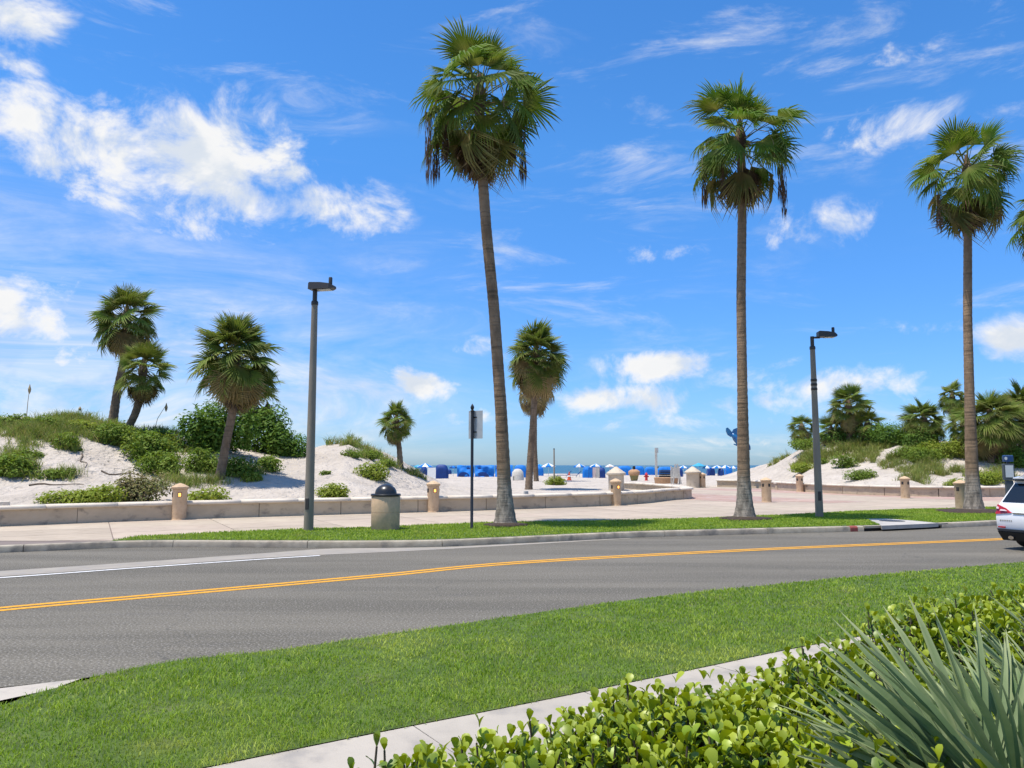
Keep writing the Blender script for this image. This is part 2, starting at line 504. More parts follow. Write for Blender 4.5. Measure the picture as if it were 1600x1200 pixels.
class MB:
    """collects faces for one mesh"""

    def __init__(self):
        self.v = []
        self.f = []
        self.mi = []
        self.cur = 0

    def add(self, vs, fs):
        o = len(self.v)
        self.v += [tuple(p) for p in vs]
        self.f += [tuple(i + o for i in f) for f in fs]
        self.mi += [self.cur] * len(fs)

    def box(self, lo, hi, M=None):
        x0, y0, z0 = lo
        x1, y1, z1 = hi
        vs = [Vector(p) for p in ((x0, y0, z0), (x1, y0, z0), (x1, y1, z0), (x0, y1, z0), (x0, y0, z1), (x1, y0, z1), (x1, y1, z1), (x0, y1, z1))]
        if M is not None:
            vs = [M @ p for p in vs]
        self.add(vs, [(0, 3, 2, 1), (4, 5, 6, 7), (0, 1, 5, 4), (1, 2, 6, 5), (2, 3, 7, 6), (3, 0, 4, 7)])

    def bbox(self, lo, hi, b=.02):
        """box with chamfered top and sides"""
        x0, y0, z0 = lo
        x1, y1, z1 = hi
        prof = [(0, z0), (0, z1 - b), (b, z1)]
        rings = []
        for ins, z in [(b * .0, z0), (0, z1 - b), (b, z1)]:
            a0, a1, c0, c1 = x0 + ins, x1 - ins, y0 + ins, y1 - ins
            k = b
            rings.append([(a0 + k, c0, z), (a1 - k, c0, z), (a1, c0 + k, z), (a1, c1 - k, z), (a1 - k, c1, z), (a0 + k, c1, z), (a0, c1 - k, z), (a0, c0 + k, z)])
        self.loft(rings)

    def loft(self, rings, cap=True, closed=True):
        n = len(rings[0])
        vs = [p for r in rings for p in r]
        fs = []
        for i in range(len(rings) - 1):
            for j in range(n if closed else n - 1):
                k = (j + 1) % n
                fs.append((i * n + j, i * n + k, (i + 1) * n + k, (i + 1) * n + j))
        if cap:
            fs.append(tuple(reversed(range(n))))
            fs.append(tuple((len(rings) - 1) * n + j for j in range(n)))
        self.add(vs, fs)

    def lathe(self, prof, n=24, c=(0, 0), sx=1, sy=1):
        rings = [[(c[0] + r * sx * math.cos(2 * math.pi * j / n), c[1] + r * sy * math.sin(2 * math.pi * j / n), z) for j in range(n)] for r, z in prof]
        self.loft(rings)

    def tube(self, pts, rad, n=8):
        pts = [Vector(p) for p in pts]
        if not hasattr(rad, '__len__'):
            rad = [rad] * len(pts)
        rings = []
        ref = Vector((0, 0, 1))
        for i, p in enumerate(pts):
            d = (pts[min(i + 1, len(pts) - 1)] - pts[max(i - 1, 0)]).normalized()
            a = d.cross(ref if abs(d.z) < .95 else Vector((0, 1, 0))).normalized()
            if i and a.dot(prev) < 0:
                a = -a
            prev = a
            b = d.cross(a)
            rings.append([p + (a * math.cos(2 * math.pi * j / n) + b * math.sin(2 * math.pi * j / n)) * rad[i] for j in range(n)])
        self.loft(rings)

    def mesh(self, name, mats, smooth=False):
        me = bpy.data.meshes.new(name)
        me.from_pydata(self.v, [], self.f)
        for m in (mats if isinstance(mats, (list, tuple)) else [mats]):
            me.materials.append(MATS[m])
        if any(self.mi):
            me.polygons.foreach_set('material_index', self.mi)
        if smooth:
            me.polygons.foreach_set('use_smooth', [True] * len(me.polygons))
            if smooth != 'all':
                me.set_sharp_from_angle(angle=R(38))
        me.update()
        return me

    def build(self, name, mats, parent=None, smooth=False, loc=None, rot=None):
        return link(name, self.mesh(name, mats, smooth), parent, loc, rot)


def link(name, data, parent=None, loc=None, rot=None, scale=None):
    o = bpy.data.objects.new(name, data)
    COL.objects.link(o)
    if parent is not None:
        o.parent = parent
    if loc is not None:
        o.location = loc
    if rot is not None:
        o.rotation_euler = rot
    if scale is not None:
        o.scale = scale if hasattr(scale, '__len__') else (scale,) * 3
    return o


def tag(o, label=None, cat=None, group=None, kind=None):
    for k, v in (('label', label), ('category', cat), ('group', group), ('kind', kind)):
        if v:
            o[k] = v
    return o


def thing(name, label, cat, loc=(0, 0, 0), rz=0.0, group=None):
    o = link(name, None, None, loc, (0, 0, rz))
    o.empty_display_size = .2
    return tag(o, label, cat, group)


def copy_tree(o, parent=None):
    c = o.copy()
    COL.objects.link(c)
    c.parent = parent
    for ch in o.children:
        copy_tree(ch, c)
    return c


def fast_mesh(name, verts, loops, starts, totals, mats, rnd=None, smooth=False):
    me = bpy.data.meshes.new(name)
    me.vertices.add(len(verts))
    me.vertices.foreach_set('co', np.asarray(verts, dtype=np.float32).ravel())
    me.loops.add(len(loops))
    me.loops.foreach_set('vertex_index', np.asarray(loops, dtype=np.int32))
    me.polygons.add(len(starts))
    me.polygons.foreach_set('loop_start', np.asarray(starts, dtype=np.int32))
    if smooth:
        me.polygons.foreach_set('use_smooth', np.ones(len(starts), dtype=bool))
    if rnd is not None:
        a = me.attributes.new('rnd', 'FLOAT', 'POINT')
        a.data.foreach_set('value', np.asarray(rnd, dtype=np.float32))
    me.materials.append(MATS[mats])
    me.update(calc_edges=True)
    me.validate()
    return me


def add_rnd(me, values):
    a = me.attributes.new('rnd', 'FLOAT', 'POINT')
    a.data.foreach_set('value', np.asarray(values, dtype=np.float32))


def blades_mesh(name, P, hgt, wid, lean, m, rnd, curl=.5):
    """grass blades: P (N,3) roots; five points and three triangles each"""
    n = len(P)
    ang = NP.uniform(0, 2 * np.pi, n)
    la = NP.uniform(0, 2 * np.pi, n)
    side = np.stack([np.cos(ang), np.sin(ang), np.zeros(n)], 1) * (wid * .5)[:, None]
    ld = np.stack([np.cos(la), np.sin(la), np.zeros(n)], 1) * (lean * hgt)[:, None]
    up = np.zeros((n, 3))
    up[:, 2] = hgt
    a = P - side
    b = P + side
    mid = P + up * .6 + ld * .42
    c = mid + side * .8
    d = mid - side * .8
    tip = P + up * (1 - curl * lean[:, None] * .6) + ld * 1.15
    V = np.stack([a, b, c, d, tip], 1).reshape(-1, 3)
    o = (np.arange(n) * 5)[:, None]
    loops = (o + np.array([[0, 1, 2, 3, 3, 2, 4]])).ravel()
    st = (np.arange(n) * 7)[:, None] + np.array([[0, 4]])
    return fast_mesh(name, V, loops, st.ravel(), None, m, np.repeat(rnd, 5))


def smooth_line(pts, step=.5):
    """Catmull-Rom through the points, resampled at even steps"""
    P = [np.array(p[:2], dtype=float) for p in pts]
    P = [2 * P[0] - P[1]] + P + [2 * P[-1] - P[-2]]
    out = []
    for i in range(1, len(P) - 2):
        p0, p1, p2, p3 = P[i - 1:i + 3]
        k0 = 0.0
        k1 = k0 + np.linalg.norm(p1 - p0) ** .5
        k2 = k1 + np.linalg.norm(p2 - p1) ** .5
        k3 = k2 + np.linalg.norm(p3 - p2) ** .5
        k = max(2, int(np.linalg.norm(p2 - p1) / .1))
        for j in range(k):
            t = k1 + (k2 - k1) * j / k
            a1 = (k1 - t) / (k1 - k0) * p0 + (t - k0) / (k1 - k0) * p1
            a2 = (k2 - t) / (k2 - k1) * p1 + (t - k1) / (k2 - k1) * p2
            a3 = (k3 - t) / (k3 - k2) * p2 + (t - k2) / (k3 - k2) * p3
            b1 = (k2 - t) / (k2 - k0) * a1 + (t - k0) / (k2 - k0) * a2
            b2 = (k3 - t) / (k3 - k1) * a2 + (t - k1) / (k3 - k1) * a3
            out.append((k2 - t) / (k2 - k1) * b1 + (t - k1) / (k2 - k1) * b2)
    out.append(P[-2])
    A = np.array(out)
    s = np.concatenate([[0], np.cumsum(np.linalg.norm(np.diff(A, axis=0), axis=1))])
    n = max(2, int(round(s[-1] / step)) + 1)
    q = np.linspace(0, s[-1], n)
    return np.stack([np.interp(q, s, A[:, 0]), np.interp(q, s, A[:, 1])], 1)


def normals2(A):
    d = np.gradient(A, axis=0)
    d /= np.linalg.norm(d, axis=1)[:, None]
    return np.stack([-d[:, 1], d[:, 0]], 1)


def inside(poly, x, y):
    poly = np.asarray(poly)
    x = np.asarray(x, dtype=float)
    y = np.asarray(y, dtype=float)
    r = np.zeros(x.shape, dtype=bool)
    j = len(poly) - 1
    for i in range(len(poly)):
        xi, yi = poly[i]
        xj, yj = poly[j]
        if yi != yj:
            c = ((yi > y) != (yj > y)) & (x < (xj - xi) * (y - yi) / (yj - yi) + xi)
            r ^= c
        j = i
    return r


def sheet(name, poly, z, m, kind='structure', parent=None):
    import bmesh
    bm = bmesh.new()
    vs = [bm.verts.new((p[0], p[1], z)) for p in poly]
    f = bm.faces.new(vs)
    if f.normal.z < 0 or f.calc_area() and sum((poly[i - 1][0] * poly[i][1] - poly[i][0] * poly[i - 1][1]) for i in range(len(poly))) < 0:
        f.normal_flip()
    bmesh.ops.triangulate(bm, faces=[f])
    me = bpy.data.meshes.new(name)
    bm.to_mesh(me)
    bm.free()
    me.materials.append(MATS[m])
    o = link(name, me, parent)
    if kind and parent is None:
        o['kind'] = kind
    return o


def ribbon(name, A, o0, o1, z, m, parent=None, mi=None):
    """flat strip along the line A between the offsets o0 and o1"""
    N = normals2(A)
    mb = MB()
    L = A + N * o0
    U = A + N * o1
    vs = [(p[0], p[1], z) for p in L] + [(p[0], p[1], z) for p in U]
    n = len(A)
    mb.add(vs, [(i, i + 1, n + i + 1, n + i) for i in range(n - 1)])
    return mb.build(name, m, parent)


def sweep(name, A, prof, m, parent, smooth=False):
    """closed profile (offset, z) swept along A"""
    N = normals2(A)
    mb = MB()
    mb.loft([[(A[i][0] + N[i][0] * o, A[i][1] + N[i][1] * o, z) for o, z in prof] for i in range(len(A))])
    return mb.build(name, m, parent, smooth)


def pieces(A, length, gap, jit=0.0):
    """cut a finely sampled line into lengths with gaps between them"""
    s = np.concatenate([[0], np.cumsum(np.linalg.norm(np.diff(A, axis=0), axis=1))])
    q = 0.0
    out = []
    while q < s[-1] - .3:
        e = min(q + length * (1 + random.uniform(-jit, jit)), s[-1])
        k = max(2, int((e - q) / .5) + 1)
        t = np.linspace(q + gap / 2, e - gap / 2, k)
        out.append((q, e, np.stack([np.interp(t, s, A[:, 0]), np.interp(t, s, A[:, 1])], 1)))
        q = e
    return out


def vnoise(x, y, s, seed):
    """smooth value noise"""
    x = np.asarray(x) / s
    y = np.asarray(y) / s
    xi = np.floor(x).astype(int)
    yi = np.floor(y).astype(int)
    fx = x - xi
    fy = y - yi
    fx = fx * fx * (3 - 2 * fx)
    fy = fy * fy * (3 - 2 * fy)

    def h(a, b):
        n = (a * 374761393 + b * 668265263 + seed * 982451653) & 0x7fffffff
        n = ((n ^ (n >> 13)) * 1274126177) & 0x7fffffff
        return ((n ^ (n >> 16)) & 0xffff) / 65535.0
    return (h(xi, yi) * (1 - fx) + h(xi + 1, yi) * fx) * (1 - fy) + (h(xi, yi + 1) * (1 - fx) + h(xi + 1, yi + 1) * fx) * fy


# ------------------------------------------------------------------ lines of the place
PAV = .13
near_edge = smooth_line([(-22, -7.2)] + [ground(*p) for p in ((0, 1074), (125, 1061), (300, 1032), (410, 1022), (600, 995), (1000, 938), (1225, 914), (1600, 880))] + [(26, 21.8), (60, 36.5)], .5)
kerb_line = smooth_line([(-60, -7), (-26, 9.0)] + [ground(*p) for p in ((0, 864), (100, 859.8), (210, 855.8), (435, 856), (600, 856), (700, 854), (780, 850.5), (985, 840.5), (1137, 836), (1375, 829.5), (1500, 824), (1600, 819))] + [(30, 30.2), (62, 44)], .25)
yellow = smooth_line([(-24, -5.4)] + [ground(*p) for p in ((0, 952), (200, 934.5), (600, 899), (780, 881.5), (1160, 860), (1520, 844.5))] + [(24, 23.9), (60, 40)], .5)
walk_edge = smooth_line([(-12, -2.05)] + [ground(*p) for p in ((500, 1167), (800, 1107.5), (1100, 1045.6), (1255, 1013))] + [(8.5, 11.2), (30, 24)], .5)

# ground under everything and the road
sheet('ground', [(-300, -120), (300, -120), (300, 62), (46, 62), (46, 50), (-60, 18), (-300, 18)], -.06, 'earth')
road = sheet('road', [tuple(p) for p in near_edge] + [tuple(p) for p in reversed(kerb_line)], 0.0, 'asphalt')

gut = [(-26, 2.9)] + [tuple(ground(*p)[:2]) for p in ((0, 892.5), (200, 879.5), (420, 864), (505, 857.8), (560, 856.8), (690, 855), (780, 851), (985, 841))]
gutb = [(-26, 2.3)] + [tuple(ground(*p)[:2]) for p in ((0, 901), (200, 887), (420, 871.5), (505, 867), (600, 863), (690, 858.5), (780, 853.5), (985, 841.6))]
g_up = smooth_line(gut, .5)
g_lo = smooth_line(gutb, .5)
sheet('gutter', [tuple(p) for p in g_lo] + [tuple(p) for p in reversed(g_up)], .004, 'gutter')
wl = smooth_line([(-26, 2.1)] + [tuple(ground(*p)[:2]) for p in ((0, 903.3), (200, 888.8), (420, 873.5), (500, 868.5))], .4)
wline = ribbon('lane_marking', wl, -.06, .06, .008, 'white_paint')
tag(wline, kind='structure')
ym = ribbon('centre_line', yellow, .045, .175, .004, 'yellow_paint')
tag(ym, kind='structure')
ym = ribbon('centre_line', yellow, -.175, -.045, .004, 'yellow_paint')
tag(ym, kind='structure')

# ------------------------------------------------------------------ walls round the beach access
left_wall = smooth_line([(-46, 4.5), (-24, 16.6)] + [ground(*p, PAV) for p in ((0, 822), (140, 816.3), (285, 811), (440, 806), (600, 801.5), (740, 797.5), (870, 793), (955, 789.5), (1005, 786), (1042, 781.5))] + [(9.1, 40.2), (9.45, 43.0), (9.2, 46.5), (8.6, 50.5), (7.8, 53.2)], .1)
right_wall = smooth_line([(16.6, 62.4), (18.2, 60.6), (18.8, 57), (19.0, 52.5), (19.5, 48.6), (20.7, 45.2), (22.5, 43.2), (24.8, 42.4), (27.6, 43.0), (34, 46.0), (62, 59.2)], .1)
paved = [tuple(p) for p in left_wall[::4]] + [(7.8, 53.2), (8.0, 62.4), (16.6, 62.4)] + [tuple(p) for p in right_wall[::4]] + [(62, -50), (-46, -50)]
WALL_H = .58


def build_wall(name, label, A, side):
    w = thing(name, label, 'wall', (A[0][0], A[0][1], PAV))
    B = A - A[0]
    k = -side
    for q, e, P in pieces(B, 2.75, .022, .04):
        sweep('panel', P, [(-.17, -.05), (.17, -.05), (.17, WALL_H - .13), (-.17, WALL_H - .13)], 'panel', w)
    inner = B[2:-2]
    sweep('core', inner, [(-.14, -.05), (.14, -.05), (.14, WALL_H - .14), (-.14, WALL_H - .14)], 'dark', w)
    for q, e, P in pieces(B, 1.86, .008, .03):
        t = WALL_H
        sweep('coping', P, [(-.22, t - .127), (.22, t - .127), (.255, t - .115), (.268, t - .075), (.255, t - .035), (.22, t - .008), (.15, t), (-.15, t), (-.22, t - .008), (-.255, t - .035), (-.268, t - .075), (-.255, t - .115)], 'coping', w, 'all')
    return w


wallL = build_wall('seat_wall', 'long low tan concrete seat wall curving round at the beach access, left of it', left_wall, 1)
wallR = build_wall('seat_wall', 'low tan concrete seat wall below the dune on the right of the access', right_wall, 1)
# ------------------------------------------------------------------ promenade slabs, kerb stones
prom = sheet('promenade', [tuple(p) for p in (kerb_line + normals2(kerb_line) * .17)] + [(62, 59.2)] + [tuple(p) for p in reversed(right_wall[::4])] + [(16.6, 62.4), (8.0, 62.4), (7.8, 53.2)] + [tuple(p) for p in reversed(left_wall[::4])], PAV - .012, 'joint')
ua = R(28.5)
UX = np.array([math.cos(ua), math.sin(ua)])
UY = np.array([-math.sin(ua), math.cos(ua)])
KN = normals2(kerb_line)
KB = kerb_line + KN * .172


def clip(poly, p, n):
    out = []
    for i in range(len(poly)):
        a, b = poly[i - 1], poly[i]
        da, db = np.dot(a - p, n), np.dot(b - p, n)
        if (da < 0) != (db < 0):
            out.append(a + (b - a) * (da / (da - db)))
        if db >= 0:
            out.append(b)
    return out


O = np.array([-14.5, 21.7])
pav_poly = np.array(paved)
for i in range(-9, 26):
    for j in range(-9, 16):
        sx, sy = 2.9, 1.75
        x0, y0 = i * sx + (j % 2) * 0.0, j * sy
        g = .013
        quad = [O + UX * (x0 + a) + UY * (y0 + b) for a, b in ((g, g), (sx - g, g), (sx - g, sy - g), (g, sy - g))]
        c = sum(quad) / 4
        if c[1] < 9 or c[0] > 48 or c[0] < -26:
            continue
        if abs(c[0] / max(c[1], 1)) > .80:
            continue
        if not inside(pav_poly, [q[0] for q in quad] + [c[0]], [q[1] for q in quad] + [c[1]]).any():
            continue
        k = int(np.argmin(np.linalg.norm(KB - c, axis=1)))
        near = range(max(0, k - 12), min(len(KB), k + 13), 6)
        pl = quad
        for kk in near:
            if len(pl) >= 3:
                pl = clip(pl, KB[kk], KN[kk])
        if len(pl) < 3:
            continue
        z = PAV + random.uniform(-.0015, .0015)
        mb = MB()
        n = len(pl)
        c0 = pl[0]
        mb.add([(p[0] - c0[0], p[1] - c0[1], 0) for p in pl] + [(p[0] - c0[0], p[1] - c0[1], -.03) for p in pl],
               [tuple(range(n))] + [(a, n + a, n + (a + 1) % n, (a + 1) % n) for a in range(n)])
        cx, cy = c
        red = (cy > 36 and cx > 8.5 and cy < 57 and (math.sin(cx * .55 + cy * .33) > -.25))
        mb.build('paving_slab', 'slab_red' if red else 'slab', prom, loc=(c0[0], c0[1], z))

kerb = link('kerb', None)
kerb['kind'] = 'structure'
inlet_a, inlet_b = ground(1376, 829.5), ground(1462, 826)
kp = [(0, -.02), (0, .10), (.018, .135), (.05, .148), (.165, .15), (.165, -.02)]
for q, e, P in pieces(kerb_line, 3.05, .014, .02):
    if P[-1][0] < -22 or P[0][0] > 40:
        continue
    if P[0][0] > inlet_a.x - 3.2 and P[0][0] < inlet_b.x:
        keep = P[P[:, 0] < inlet_a.x]
        keep2 = P[P[:, 0] > inlet_b.x]
        for kq in (keep, keep2):
            if len(kq) > 1:
                sweep('kerb_stone', kq, kp, 'kerb', kerb, True)
        continue
    sweep('kerb_stone', P, kp, 'kerb', kerb, True)
# storm drain mouth in the kerb
kseg = kerb_line[(kerb_line[:, 0] > inlet_a.x - .55) & (kerb_line[:, 0] < inlet_b.x + .55)]
drain = thing('storm_drain', 'storm drain with concrete apron and dark slot in the kerb', 'drain', (inlet_a.x, inlet_a.y, 0))
b0 = kseg - kseg[0] + (kseg[0] - np.array([inlet_a.x, inlet_a.y]))
sweep('slot', b0, [(.06, -.03), (.10, -.03), (.10, .084), (.06, .084)], 'dark', drain)
sweep('lintel', b0, [(.004, .085), (.004, .146), (.34, .149), (.34, .085)], 'kerb', drain)
ap = [ground(*p, .158) for p in ((1353, 810.5), (1386, 810.3), (1425, 813.2), (1466, 817.2), (1450, 818.2), (1378, 821.3), (1371, 818))]
a0 = Vector((inlet_a.x, inlet_a.y, 0))
mb = MB()
n = len(ap)
mb.add([(p.x - a0.x, p.y - a0.y, .158) for p in ap] + [(p.x - a0.x, p.y - a0.y, .05) for p in ap], [tuple(reversed(range(n)))] + [(a, (a + 1) % n, n + (a + 1) % n, n + a) for a in range(n)])
mb.build('apron', 'concrete', drain)
mc = ground(1394, 813.5, .166) - a0
mb = MB()
mb.lathe([(.36, .159), (.36, .166), (.33, .168), (.05, .168)], 24, (mc.x, mc.y))
mb.build('manhole_cover', 'bronze', drain)
rp = kerb_line[(kerb_line[:, 0] > ground(1319, 830).x) & (kerb_line[:, 0] < ground(1328, 830).x + .25)]
tag(sweep('kerb_paint', rp, [(-.003, .005), (-.003, .10), (.016, .139), (.05, .1515), (.16, .1535), (.16, .13), (.05, .12), (.02, .005)], 'red_paint', None), 'faded red paint mark across the kerb stone by the storm drain', 'paint mark')

# near sidewalk with its slabs, driveway apron on the left
sidewalk = link('sidewalk', None)
sidewalk['kind'] = 'structure'
for q, e, P in pieces(walk_edge, 1.52, .010):
    if P[0][0] > 16 or P[-1][0] < -9:
        continue
    sweep('paving_slab', P, [(-1.55, -.05), (0, -.05), (0, .012), (-.008, .018), (-1.54, .018), (-1.55, .012)], 'sidewalk', sidewalk)
apron = sheet('driveway', [tuple(ground(*p)[:2]) for p in ((-260, 1190), (0, 1076.5), (126, 1061.5))] + [tuple(ground(*p)[:2]) for p in ((60, 1086), (0, 1108), (-150, 1180), (-260, 1260))], .006, 'sidewalk')

# ------------------------------------------------------------------ lawns
lawn_poly = [tuple(p) for p in near_edge if p[0] > ground(126, 1061.5).x - .05] + [(30, 24.1)] + [tuple(p) for p in reversed(walk_edge) if -9 < p[0] < 30]
lawn_poly += [(-6.5, 1.4), tuple(ground(-150, 1180)[:2]), tuple(ground(0, 1108)[:2]), tuple(ground(60, 1086)[:2])]
NE_N = normals2(near_edge)
lawn = sheet('lawn', lawn_poly, .022, 'lawn_soil')


def scatter(poly, n, box, dens=None):
    x = NP.uniform(box[0], box[1], n)
    y = NP.uniform(box[2], box[3], n)
    ok = inside(poly, x, y)
    ok &= (np.abs(x) < .72 * y + .7)
    if dens is not None:
        ok &= NP.uniform(0, 1, n) < dens(x, y)
    return x[ok], y[ok]


x, y = scatter(np.array(lawn_poly), 1400000, (-6, 16, 3.8, 18), lambda x, y: np.clip((5.0 / np.hypot(x, y)) ** 1.7, .06, 1))
x = x + NP.normal(0, .018, len(x))
y = y + NP.normal(0, .018, len(x))
P = np.stack([x, y, np.full(len(x), .018)], 1)
wave = .5 + .5 * np.sin(x * 1.9 + 2 * np.sin(y * 1.3)) * np.sin(y * 2.3 + 1.5 * np.sin(x * .9))
far = np.clip(np.hypot(x, y) / 6.5, .8, 2.2)
g = link('grass', blades_mesh('grass', P, NP.uniform(.020, .050, len(x)) * (.65 + .35 * wave + .45 * vnoise(x, y, .35, 33)), NP.uniform(.004, .0085, len(x)) * far, NP.uniform(.2, 1.1, len(x)), 'lawn_blades', np.clip(NP.normal(.20, .32, len(x)) * (.4 + .6 * wave) + np.clip((vnoise(x, y, .55, 31) * .6 + vnoise(x, y, 1.7, 32) * .6 - .72) * 3, 0, .75), 0, 1)))
tag(g, 'mown green lawn grass between the road and the near sidewalk', 'grass', kind='stuff')

back = smooth_line([ground(*p, PAV) for p in ((214, 839.5), (440, 829), (600, 824), (740, 818.5), (1000, 813), (1150, 808.5), (1300, 801.5), (1420, 796.5), (1560, 793), (1700, 790))] + [(40, 39.3)], .5)
front = kerb_line + KN * .165
front = front[(front[:, 0] > ground(214, 845).x) & (front[:, 0] < 40)]
strip = [tuple(p) for p in front] + [tuple(p) for p in reversed(back)]
sheet('verge', strip, PAV + .022, 'lawn_soil')
apoly = np.array([(p.x, p.y) for p in ap])
x, y = scatter(np.array(strip), 420000, (-10, 24, 15, 34))
ok = ~inside(apoly, x, y)
x, y = x[ok], y[ok]
wave = .5 + .5 * np.sin(x * 1.3 + 2 * np.sin(y * .9)) * np.sin(y * 1.7)
P = np.stack([x, y, np.full(len(x), PAV + .02)], 1)
g = link('grass', blades_mesh('grass', P, NP.uniform(.03, .07, len(x)) * (.7 + .5 * wave), NP.uniform(.012, .02, len(x)), NP.uniform(.2, 1.1, len(x)), 'lawn_blades', np.clip(NP.normal(.25, .25, len(x)), 0, 1)))
tag(g, 'green grass of the verge between kerb and promenade', 'grass', kind='stuff')

# ------------------------------------------------------------------ beach and dunes
CL = np.array([(-900, 640), (-300, 640), (0, 650), (60, 648), (110, 650), (180, 662), (230, 674), (290, 682), (350, 692), (420, 702), (470, 702), (510, 693), (545, 688), (580, 697), (610, 714), (640, 731), (665, 744), (700, 756), (760, 764), (820, 768)], float)
DL = np.array([(-900, 33), (-300, 33), (0, 34), (200, 36), (400, 38), (545, 39), (620, 44), (700, 48), (820, 52)], float)
CR = np.array([(1060, 760), (1110, 748), (1150, 737), (1190, 726), (1215, 716), (1240, 704), (1262, 693), (1300, 688), (1350, 687), (1400, 687), (1450, 692), (1500, 692), (1600, 688), (1800, 678), (2600, 678)], float)
DR = np.array([(1060, 80), (1150, 76), (1260, 66), (1400, 59), (1600, 57), (1800, 60), (2600, 66)], float)
lw_px = 800 + FPX * left_wall[:, 0] / np.maximum(left_wall[:, 1], 3)
i0 = int(np.argmax(lw_px))
rw_px = 800 + FPX * right_wall[:, 0] / right_wall[:, 1]
WLx, WLy = lw_px[:i0], left_wall[:i0, 1]
o_ = np.argsort(rw_px)
WRx = np.array([1060, 1110, 1150, 1170, 1205, 1262, 1320, 1390, 1415, 1500, 1560, 1700, 2000])
WRy = np.array([63, 62.3, 60.5, 58.5, 54, 49.5, 46.8, 43.5, 42.6, 42.3, 43.0, 46.5, 58])


def beach_level(y):
    return np.interp(y, [20, 33, 40, 62, 110, 190, 225, 260], [.62, .58, .28, .22, .12, -.25, -.65, -2.2])


def sand_height(x, y):
    x = np.asarray(x, float)
    y = np.asarray(y, float)
    yy = np.maximum(y, 5)
    px = 800 + FPX * x / yy
    b = beach_level(y)
    z = b + (vnoise(x, y, 3.2, 5) - .5) * .10 + (vnoise(x, y, .9, 6) - .5) * .07
    for C, D, wx, wy, sel in ((CL, DL, WLx, WLy, px < 840), (CR, DR, WRx, WRy, px > 1040)):
        c = np.interp(px, C[:, 0], C[:, 1])
        d = np.interp(px, D[:, 0], D[:, 1])
        w = np.interp(px, wx, wy)
        zc = CAM_H + (727 - c) * d / FPX
        r = np.clip((y - w) / np.maximum(d - w, 1), 0, 1)
        prof = .45 * r + .55 * r * r * (3 - 2 * r)
        backr = np.clip((y - d) / 16.0, 0, 1)
        prof = prof * (1 - backr * backr * (3 - 2 * backr))
        amp = np.maximum(zc - b, 0)
        bump = ((vnoise(x, y, 5.0, 1) - .5) * .8 + (vnoise(x, y, 2.1, 2) - .5) * .5 + (vnoise(x, y, .8, 3) - .5) * .16) * np.clip(amp, 0, 1.2) * np.sqrt(r) * (1 - r * .45) * (1 - backr)
        z = np.where(sel, z + amp * prof + bump, z)
    return z


STEP = .25
gx = np.arange(-50, 60.01, STEP)
gy = np.arange(14, 84.01, STEP)
X, Yg = np.meshgrid(gx, gy)
Z = sand_height(X, Yg)
ins = inside(pav_poly, X, Yg)
Z = np.where(ins, -.3, Z)
nx, ny = len(gx), len(gy)
V = np.stack([X.ravel(), Yg.ravel(), Z.ravel()], 1)
idx = np.arange(nx * ny).reshape(ny, nx)
q = np.stack([idx[:-1, :-1], idx[:-1, 1:], idx[1:, 1:], idx[1:, :-1]], -1).reshape(-1, 4)
keep = ~(ins.ravel()[q].all(1))
q = q[keep]
me = fast_mesh('dune_sand', V, q.ravel(), np.arange(len(q)) * 4, None, 'sand', smooth=True)
o = link('dune_sand', me)
o['kind'] = 'structure'
# the wider beach down to the water
bx = np.concatenate([np.linspace(-600, -60, 60), np.linspace(-58, 64, 100), np.linspace(70, 600, 60)])
by = np.concatenate([np.linspace(83.5, 150, 80), np.linspace(153, 300, 50)])
X, Yg = np.meshgrid(bx, by)
Z = sand_height(X, Yg)
nx, ny = len(bx), len(by)
idx = np.arange(nx * ny).reshape(ny, nx)
q = np.stack([idx[:-1, :-1], idx[:-1, 1:], idx[1:, 1:], idx[1:, :-1]], -1).reshape(-1, 4)
o = link('beach', fast_mesh('beach', np.stack([X.ravel(), Yg.ravel(), Z.ravel()], 1), q.ravel(), np.arange(len(q)) * 4, None, 'sand', smooth=True))
o['kind'] = 'structure'
# land to either side of the dunes
for nm, pl in (('coast', [(-600, 14), (-49.5, 14), (-49.5, 84), (-600, 84)]), ('coast', [(59.5, 30), (600, 30), (600, 84), (59.5, 84)])):
    sheet(nm, pl, .45, 'sand')
o = sheet('sea', [(-40000, 205), (40000, 205), (40000, 45000), (-40000, 45000)], -.62, 'sea_water')


def sand_point(px, py, near=20.0):
    """where this sight line meets the sand"""
    d = ray(px, py)
    ys = np.arange(near, 130, .1)
    t = ys / d[1]
    zr = CAM_H + d[2] * t
    zs = sand_height(d[0] * t, ys)
    pp = ~inside(pav_poly, d[0] * t, ys)
    hit = np.nonzero((zr <= zs) & pp)[0]
    if len(hit) == 0:
        # just over the crest: take the closest pass
        gap = np.where(pp & (ys < 70), zr - zs, 1e9)
        i = int(np.argmin(gap))
    else:
        i = int(hit[0])
    return Vector((d[0] * t[i], ys[i], float(zs[i])))


